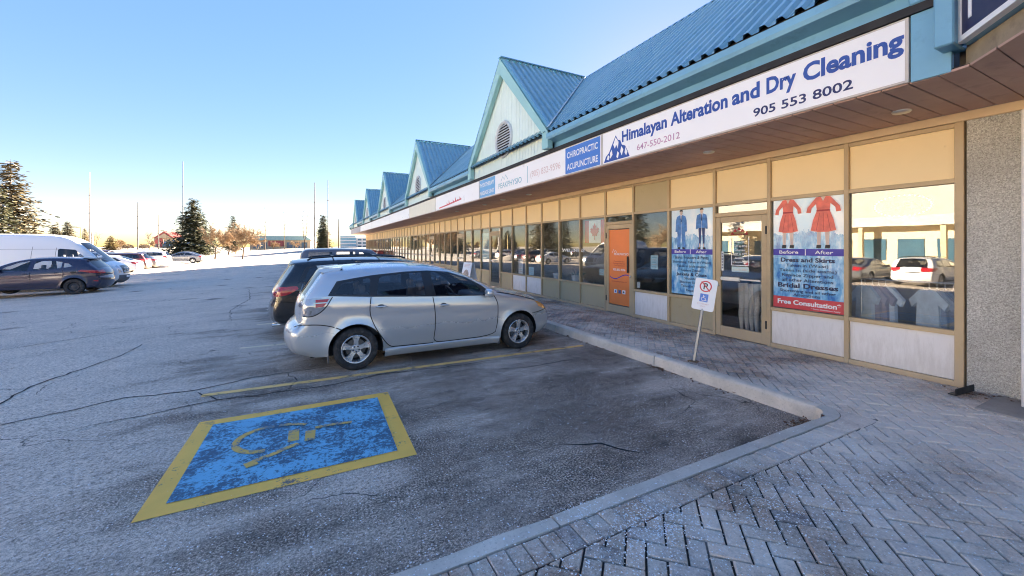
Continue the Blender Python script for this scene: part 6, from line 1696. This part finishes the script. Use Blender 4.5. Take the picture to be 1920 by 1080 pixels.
# orange clinic film on the door
M_ORANGE = pm('orange_film', (0.88, 0.24, 0.06), .5, var=.05, scale=2)
PXS = PX; PX = XF + .0035
t = poster(7.575, 6.885, .36, 2.15, 'orange clinic film filling the glass of the second door', 'door_film', M_ORANGE)
wall_text('PEAKPHYSIO', PX - .004, 7.40, 1.54, .055, M_WHITE, t, w=.48, bold=.006)
stroke_poly([(7.46, 1.60), (7.42, 1.68), (7.38, 1.61), (7.35, 1.66), (7.31, 1.60)], .012, PX - .003, M_WHITE, t, 'peak_logo')
for s, z, w in (('Physiotherapy', 1.38, .36), ('Massage Therapy', 1.33, .42), ('Chiropractic', 1.28, .36), ):
    wall_text(s, PX - .004, 7.23, z, .028, M_DRESSD, t, w=w, align='CENTER')
wall_text('905.832.9596', PX - .004, 7.23, 1.17, .05, M_WHITE, t, w=.42, bold=.02, align='CENTER')
stroke_poly([(7.55 - i * .04, 1.08 - .055 * math.sin(i / 16 * 5.2 + .2) - .05) for i in range(17)], .022, PX - .003, M_BAR, t, 'wave_line')
wall_text('www.peakphysio.ca', PX - .004, 7.23, .90, .03, M_DRESSD, t, w=.5, align='CENTER')
for k in range(3): wall_poly([(7.40 - k * .14, .72), (7.30 - k * .14, .72), (7.30 - k * .14, .63), (7.40 - k * .14, .63)], PX - .003, M_WHITE if k != 1 else M_TAILC, t, 'icon_tile'); wall_poly([(7.375 - k * .14, .70), (7.325 - k * .14, .69), (7.34 - k * .14, .65), (7.37 - k * .14, .66)], PX - .005, M_BAR if k < 2 else M_BLACK, t, 'icon_mark')
# hours on the cleaner's door
t = thing('door_hours', 'white opening hours lettering on the cleaners glass door', 'notice', (PX, 4.28, 1.35), wc=True)
b = MB()
for a in ((4.42, 4.41, 1.42, 1.90), (4.12, 4.11, 1.42, 1.90)): b.box((PX - .002, a[1], a[2]), (PX, a[0], a[3]))
b.box((PX - .002, 4.12, 1.42), (PX, 4.41, 1.432)); b.build('border', M_WHITE, t)
for s, z, w in (('Mon - Fri', 1.81, .16), ('9AM to 8PM', 1.735, .24), ('Saturday', 1.67, .19), ('9AM to 6PM', 1.605, .24), ('Sunday', 1.535, .16), ('By Appointment only', 1.47, .26)):
    wall_text(s, PX - .003, 4.265, z, .036 if w < .25 else .026, M_WHITE, t, w=w, bold=.014, align='CENTER')
wall_poly([(4.41, 1.40), (4.11, 1.40), (4.11, 1.31), (4.41, 1.31)], PX - .002, pm('notice_cyan', (.55, .68, .66), .5), t, 'notice_strip'); wall_text('416-953-8002', PX - .004, 4.26, 1.335, .03, M_GREYINK, t, w=.24, align='CENTER')
for k, (a, z) in enumerate([(4.40, 1.97), (4.35, 2.02), (4.28, 2.05), (4.22, 2.02), (4.15, 1.97)]): wall_poly([(a + .035, z - .02), (a - .035, z - .02), (a, z + .035)], PX - .003, M_DRESSD, t, 'peak_mark')
wall_text('Himalayan', PX - .003, 4.275, 1.945, .03, M_DRESSD, t, w=.30, align='CENTER')
t2 = thing('door_sticker', 'narrow white sticker on the cleaners door edge', 'sticker', (PX, 4.58, 1.3), wc=True); MB().box((PX - .002, 4.565, 1.32), (PX, 4.605, 1.66)).build('sheet', M_WHITE, t2)
for k in range(6): MB().box((PX - .004, 4.575, 1.36 + k * .05), (PX - .0025, 4.595, 1.385 + k * .05)).build('print_mark', M_TXT, t2)
PX = PXS
# paper notices
def notice(lb, y_hi, y_lo, z0, z1, c, lines=5, X=None):
    X = X or XF + .03; t_ = thing('paper_notice', lb, 'notice', (X, (y_hi + y_lo) / 2, z0), wc=True); MB().box((X, y_lo, z0), (X + .002, y_hi, z1)).build('sheet', c, t_)
    for k in range(lines):
        z = z1 - (k + 1) * (z1 - z0) / (lines + 1); e = .012 * (k % 3); MB().box((X - .003, y_lo + .03 + e, z - .006), (X - .001, y_hi - .03, z + .006)).build('print_line', M_GREYINK if k % 2 else M_TEALINK, t_)
M_CYANP = pm('paper_cyan', (.55, .75, .80), .6); M_PINKP = pm('paper_white', (.80, .78, .78), .6)
notice('pale paper notice taped inside the window beside the orange door', 6.28, 6.08, 1.26, 1.56, M_CYANP)
notice('tall white notice with red print in the clinic window', 12.34, 12.02, .80, 1.32, M_PINKP, 6)
notice('small cyan notice low in the clinic window', 11.6, 11.27, .80, 1.06, M_CYANP, 3)
notice('blue poster panel in the window left of the clinic door', 15.62, 14.80, 1.1, 2.3, M_CYANP, 7)
notice('small square sticker at the corner of the pane beside the orange door', 6.68, 6.59, .82, .95, M_WHITE, 2)
notice('small cyan sticker on the pane left of the orange door', 7.98, 7.80, 1.02, 1.18, M_CYANP, 2)
wt = thing('window_lettering', 'white WELLNESS lettering on the clinic window', 'lettering', (XF + .03, 9.2, 1.58), wc=True); wall_text('WELLNESS', XF + .012, 9.62, 1.60, .085, M_WHITE, wt, w=1.05, bold=.02)
# flag in the window
t = thing('flag', 'red and white maple leaf flag hung inside the clinic window', 'flag', (XF + .10, 8.2, 1.7), wc=True)
fx = XF + .075
def flagp(y0, y1, m_, nm):
    v = []; n = 8
    for i in range(n + 1):
        yy = y0 + (y1 - y0) * i / n
        for z in (1.84, 2.43): v.append((fx + .02 * math.sin(yy * 14), yy, z))
    link(nm, new_mesh(nm, v, [(2 * i, 2 * i + 1, 2 * i + 3, 2 * i + 2) for i in range(n)], m_, sm=True), t)
flagp(7.74, 7.96, M_RED, 'red_band'); flagp(7.96, 8.44, M_WHITE, 'white_field'); flagp(8.44, 8.66, M_RED, 'red_band')
lf_ = [(0, .2), (.035, .13), (.075, .15), (.06, .05), (.12, .10), (.135, .065), (.19, .07), (.165, .02), (.185, -.005), (.09, -.075), (.10, -.11), (.012, -.095), (.012, -.2)]
wall_poly([(8.2 - a * .95, 2.14 + b_ * 1.1) for a, b_ in sym(lf_)], fx - .026, M_RED, t, 'maple_leaf')
# illuminated oval sign
M_LEDB = emit('led_blue', (.05, .06, .8), .05); M_LEDR = emit('led_red', (.6, .04, .03), .03)
t = thing('open_sign', 'oval LED open sign with blue dots hanging inside the end window', 'sign', (XF + .12, 2.21, 2.1), wc=True)
bk = MB(); bk.prism([(2.215 + .29 * math.cos(2 * math.pi * i / 28), 2.265 + .15 * math.sin(2 * math.pi * i / 28)) for i in range(28)], XF + .12, XF + .14, lambda a, b_, d: (d, a, b_)); o = bk.build('backing', M_DARKMET, t); recalc(o.data)
ld = MB()
for i in range(34): ld.blob((XF + .117, 2.215 + .27 * math.cos(2 * math.pi * i / 34), 2.265 + .132 * math.sin(2 * math.pi * i / 34)), (.006, .009, .009), 1, 8, 5)
ld.build('blue_dots', M_LEDB, t); wall_text('OPEN', XF + .117, 2.41, 2.215, .10, M_LEDR, t, w=.39, bold=.01)
# clothes rack in the end window
t = thing('clothes_rail', 'chrome clothes rail inside the end window', 'rail', (XF + .30, 2.2, .152), wc=True)
r = MB(); r.tube((XF + .30, 1.72, 1.30), (XF + .30, 2.72, 1.30), .012, n=8)
for y_ in (1.74, 2.70): r.tube((XF + .30, y_, .152), (XF + .30, y_, 1.30), .012, n=8)
r.build('tube', M_ALU, t)
def shirt(lb, y_, c, s=1.0, tw=0.0):
    X = XF + .30; t_ = thing('hanging_shirt', lb, 'shirt', (X, y_, .80), R(tw), 'shirts on the rail in the end window')
    m_ = pm('cloth_' + str(c), c, .9, var=.12, scale=12); b = MB()
    half = [(0, .40), (.05, .42), (.10, .40), (.24, .26), (.20, .17), (.13, .235), (.14, -.05), (0, -.06)]
    pr = sym(half[:-1]) if False else half + [(-a, b_) for a, b_ in reversed(half[1:-1])]
    b.prism([(a * s, b_ * s) for a, b_ in pr], -.03, .03, lambda a, b_, d: (a, d * (1 - .5 * abs(a) / .3), b_)); o_ = b.build('garment', m_, t_); recalc(o_.data)
    h = MB(); h.tube((-.15 * s, 0, .34 * s), (0, 0, .43 * s), .006, n=6); h.tube((.15 * s, 0, .34 * s), (0, 0, .43 * s), .006, n=6); h.tube((0, 0, .43 * s), (0, 0, .49), .004, n=6); h.build('hanger', M_WHITE, t_)
for lb, y_, c, tw in (('white shirt at the left end of the rail', 2.66, (.62, .68, .74), 58), ('pale mauve shirt second on the rail', 2.58, (.40, .36, .42), 62), ('grey mauve shirt third on the rail', 2.51, (.34, .30, .36), 64), ('white striped shirt fourth on the rail', 2.44, (.60, .66, .74), 68), ('white shirt leading the right bunch', 2.02, (.66, .72, .78), 62), ('grey blue shirt second in the right bunch', 1.95, (.30, .34, .42), 60), ('slate shirt third in the right bunch', 1.88, (.20, .23, .30), 56), ('dark blue shirt fourth in the right bunch', 1.81, (.12, .14, .22), 58), ('navy shirt at the right end of the rail', 1.75, (.08, .09, .16), 54)):
    shirt(lb, y_, c, 1.0, tw)
# display legs behind the cleaners door
M_MANQ = pm('mannequin_plastic', (.70, .62, .56), .45, var=.05)
for lb_, y_, tw_ in (('pale display legs in heels inside the door, left pair', 4.40, 10), ('pale display legs in heels inside the door, middle pair', 4.22, -5), ('pale display legs in heels inside the door, right pair', 4.00, 14)):
    t = thing('display_legs', lb_, 'mannequin', (XF + .34, y_, .152), R(tw_), 'display legs inside the cleaners door')
    for sy in (-.045, .045):
        lg = MB()
        for (z0, r0, x0), (z1, r1, x1) in zip([(.95, .062, 0), (.62, .052, .01), (.52, .042, 0), (.40, .048, -.02), (.22, .030, -.01), (.12, .024, 0)], [(.62, .052, .01), (.52, .042, 0), (.40, .048, -.02), (.22, .030, -.01), (.12, .024, 0), (.08, .03, -.01)]): lg.tube((x0, sy, z0), (x1, sy, z1), r0, r1, 12, caps=False)
        lg.build('leg', M_MANQ, t, True)
        ft = MB(); ft.add([(.03, sy - .022, .10), (.03, sy + .022, .10), (-.17, sy + .012, .012), (-.17, sy - .012, .012), (.03, sy - .02, .06), (.03, sy + .02, .06), (-.10, sy + .03, .0), (-.10, sy - .03, .0)], [(0, 1, 2, 3), (4, 7, 6, 5), (0, 3, 7, 4), (1, 5, 6, 2), (2, 6, 7, 3), (0, 4, 5, 1)]); ft.tube((.02, sy, .07), (.03, sy, 0), .012, .006, 8); ft.build('shoe', M_MANQ, t, True)
    MB().lathe([(.001, .95), (.10, .95), (.11, 1.0), (.001, 1.02)], 16).build('stand_cap', M_DARKMET, t)
# plant pots on the clinic sill
for lb, y_, leafy in (('white plant pot standing inside the clinic window', 10.2, False), ('white pot with pale spiky plant inside the clinic window', 9.25, True)):
    t = thing('plant_pot', lb, 'plant pot', (XF + .25, y_, .60)); p = MB(); p.lathe([(.001, 0), (.10, 0), (.14, .30), (.15, .30), (.15, .33), (.12, .33), (.11, .27), (.001, .27)], 20); p.build('pot', M_WPANEL, t, angle=40)
    if leafy:
        l = MB(); rl_ = random.Random(9)
        for k in range(26):
            a = rl_.uniform(0, 6.3); e = rl_.uniform(.4, 1.2); d_ = Vector((math.cos(a) * math.cos(e), math.sin(a) * math.cos(e), math.sin(e))); w_ = d_.orthogonal().normalized() * .015; ln = rl_.uniform(.2, .42); p0 = Vector((0, 0, .26))
            l.add([p0 - w_, p0 + w_, p0 + d_ * ln * .6 + w_ * 1.3, p0 + d_ * ln, p0 + d_ * ln * .6 - w_ * 1.3], [(0, 1, 2, 3, 4)])
        l.build('foliage', pm('pale_leaf', (.35, .42, .36), .6), t)
    s_ = thing('plinth', 'low white plinth under the ' + ('spiky plant' if leafy else 'plain pot'), 'plinth', (XF + .25, y_, .152)); MB().bbox((-.16, -.16, 0), (.16, .16, .447), .01).build('box', M_WPANEL, s_)
# sandwich board on the walk
t = thing('sandwich_board', 'white sandwich board with round picture standing on the walk', 'sign', (5.55, 14.4, PZ), R(12))
for s, nm in ((-1, 'front_panel'), (1, 'rear_panel')):
    b = MB(); v = []
    for z, x in ((.02, .26), (.98, .04)):
        for y_ in (-.30, .30): v += [(s * x, y_, z), (s * (x - .025), y_, z)]
    b.add(v, [(0, 2, 6, 4), (1, 5, 7, 3), (0, 4, 5, 1), (2, 3, 7, 6), (4, 6, 7, 5), (0, 1, 3, 2)]); o = b.build(nm, M_WHITE, t); recalc(o.data)
def sbp(a, z): return (-.26 + .22 * (z - .02) / .96 - .004, a, z)
fan_poly([sbp(.2 * math.cos(2 * math.pi * i / 20), .46 + .25 * math.sin(2 * math.pi * i / 20)) for i in range(20)], 'round_picture', pm('picture_tan', (.45, .33, .26), .6, var=.4, scale=10), t)
for k in range(3): fan_poly([sbp(a, z) for a, z in ((-.2, .80 + k * .05), (.2, .80 + k * .05), (.2, .82 + k * .05), (-.2, .82 + k * .05))], 'print_line', M_GREYINK, t)
# red boxes near the far end
for lb, y_ in (('red newspaper box by the far shops, left one', 43.5), ('red newspaper box by the far shops, right one', 39.2)):
    t = thing('newspaper_box', lb, 'newspaper box', (6.15, y_, PZ)); MB().bbox((-.28, -.26, .25), (.28, .26, 1.2), .03).build('cabinet', M_REDP, t); MB().bbox((-.30, -.20, .62), (-.27, .20, 1.05), .01).build('window', M_GLF, t)
    l = MB()
    for a in (-.2, .2):
        for c in (-.2, .2): l.box((a - .03, c - .03, 0), (a + .03, c + .03, .25))
    l.build('leg_frame', M_DARKMET, t)
# black steel angle and concrete pad at the stucco wall
t = thing('steel_angle', 'short black steel angle lying at the foot of the stucco wall', 'angle bar', (6.32, 1.575, PZ + .012), R(-5)); b = MB(); b.box((-.20, -.004, 0), (.20, .004, .07)); b.box((-.20, .004, 0), (.20, .06, .008)); b.build('bar', M_DARKMET, t)
tag(MB().bbox((5.85, -1.2, .10), (XF - .015, 1.40, PZ + .012), .01).build('concrete_pad', M_SLAB), 'worn concrete pad at the stucco wall', 'slab', kind='structure')
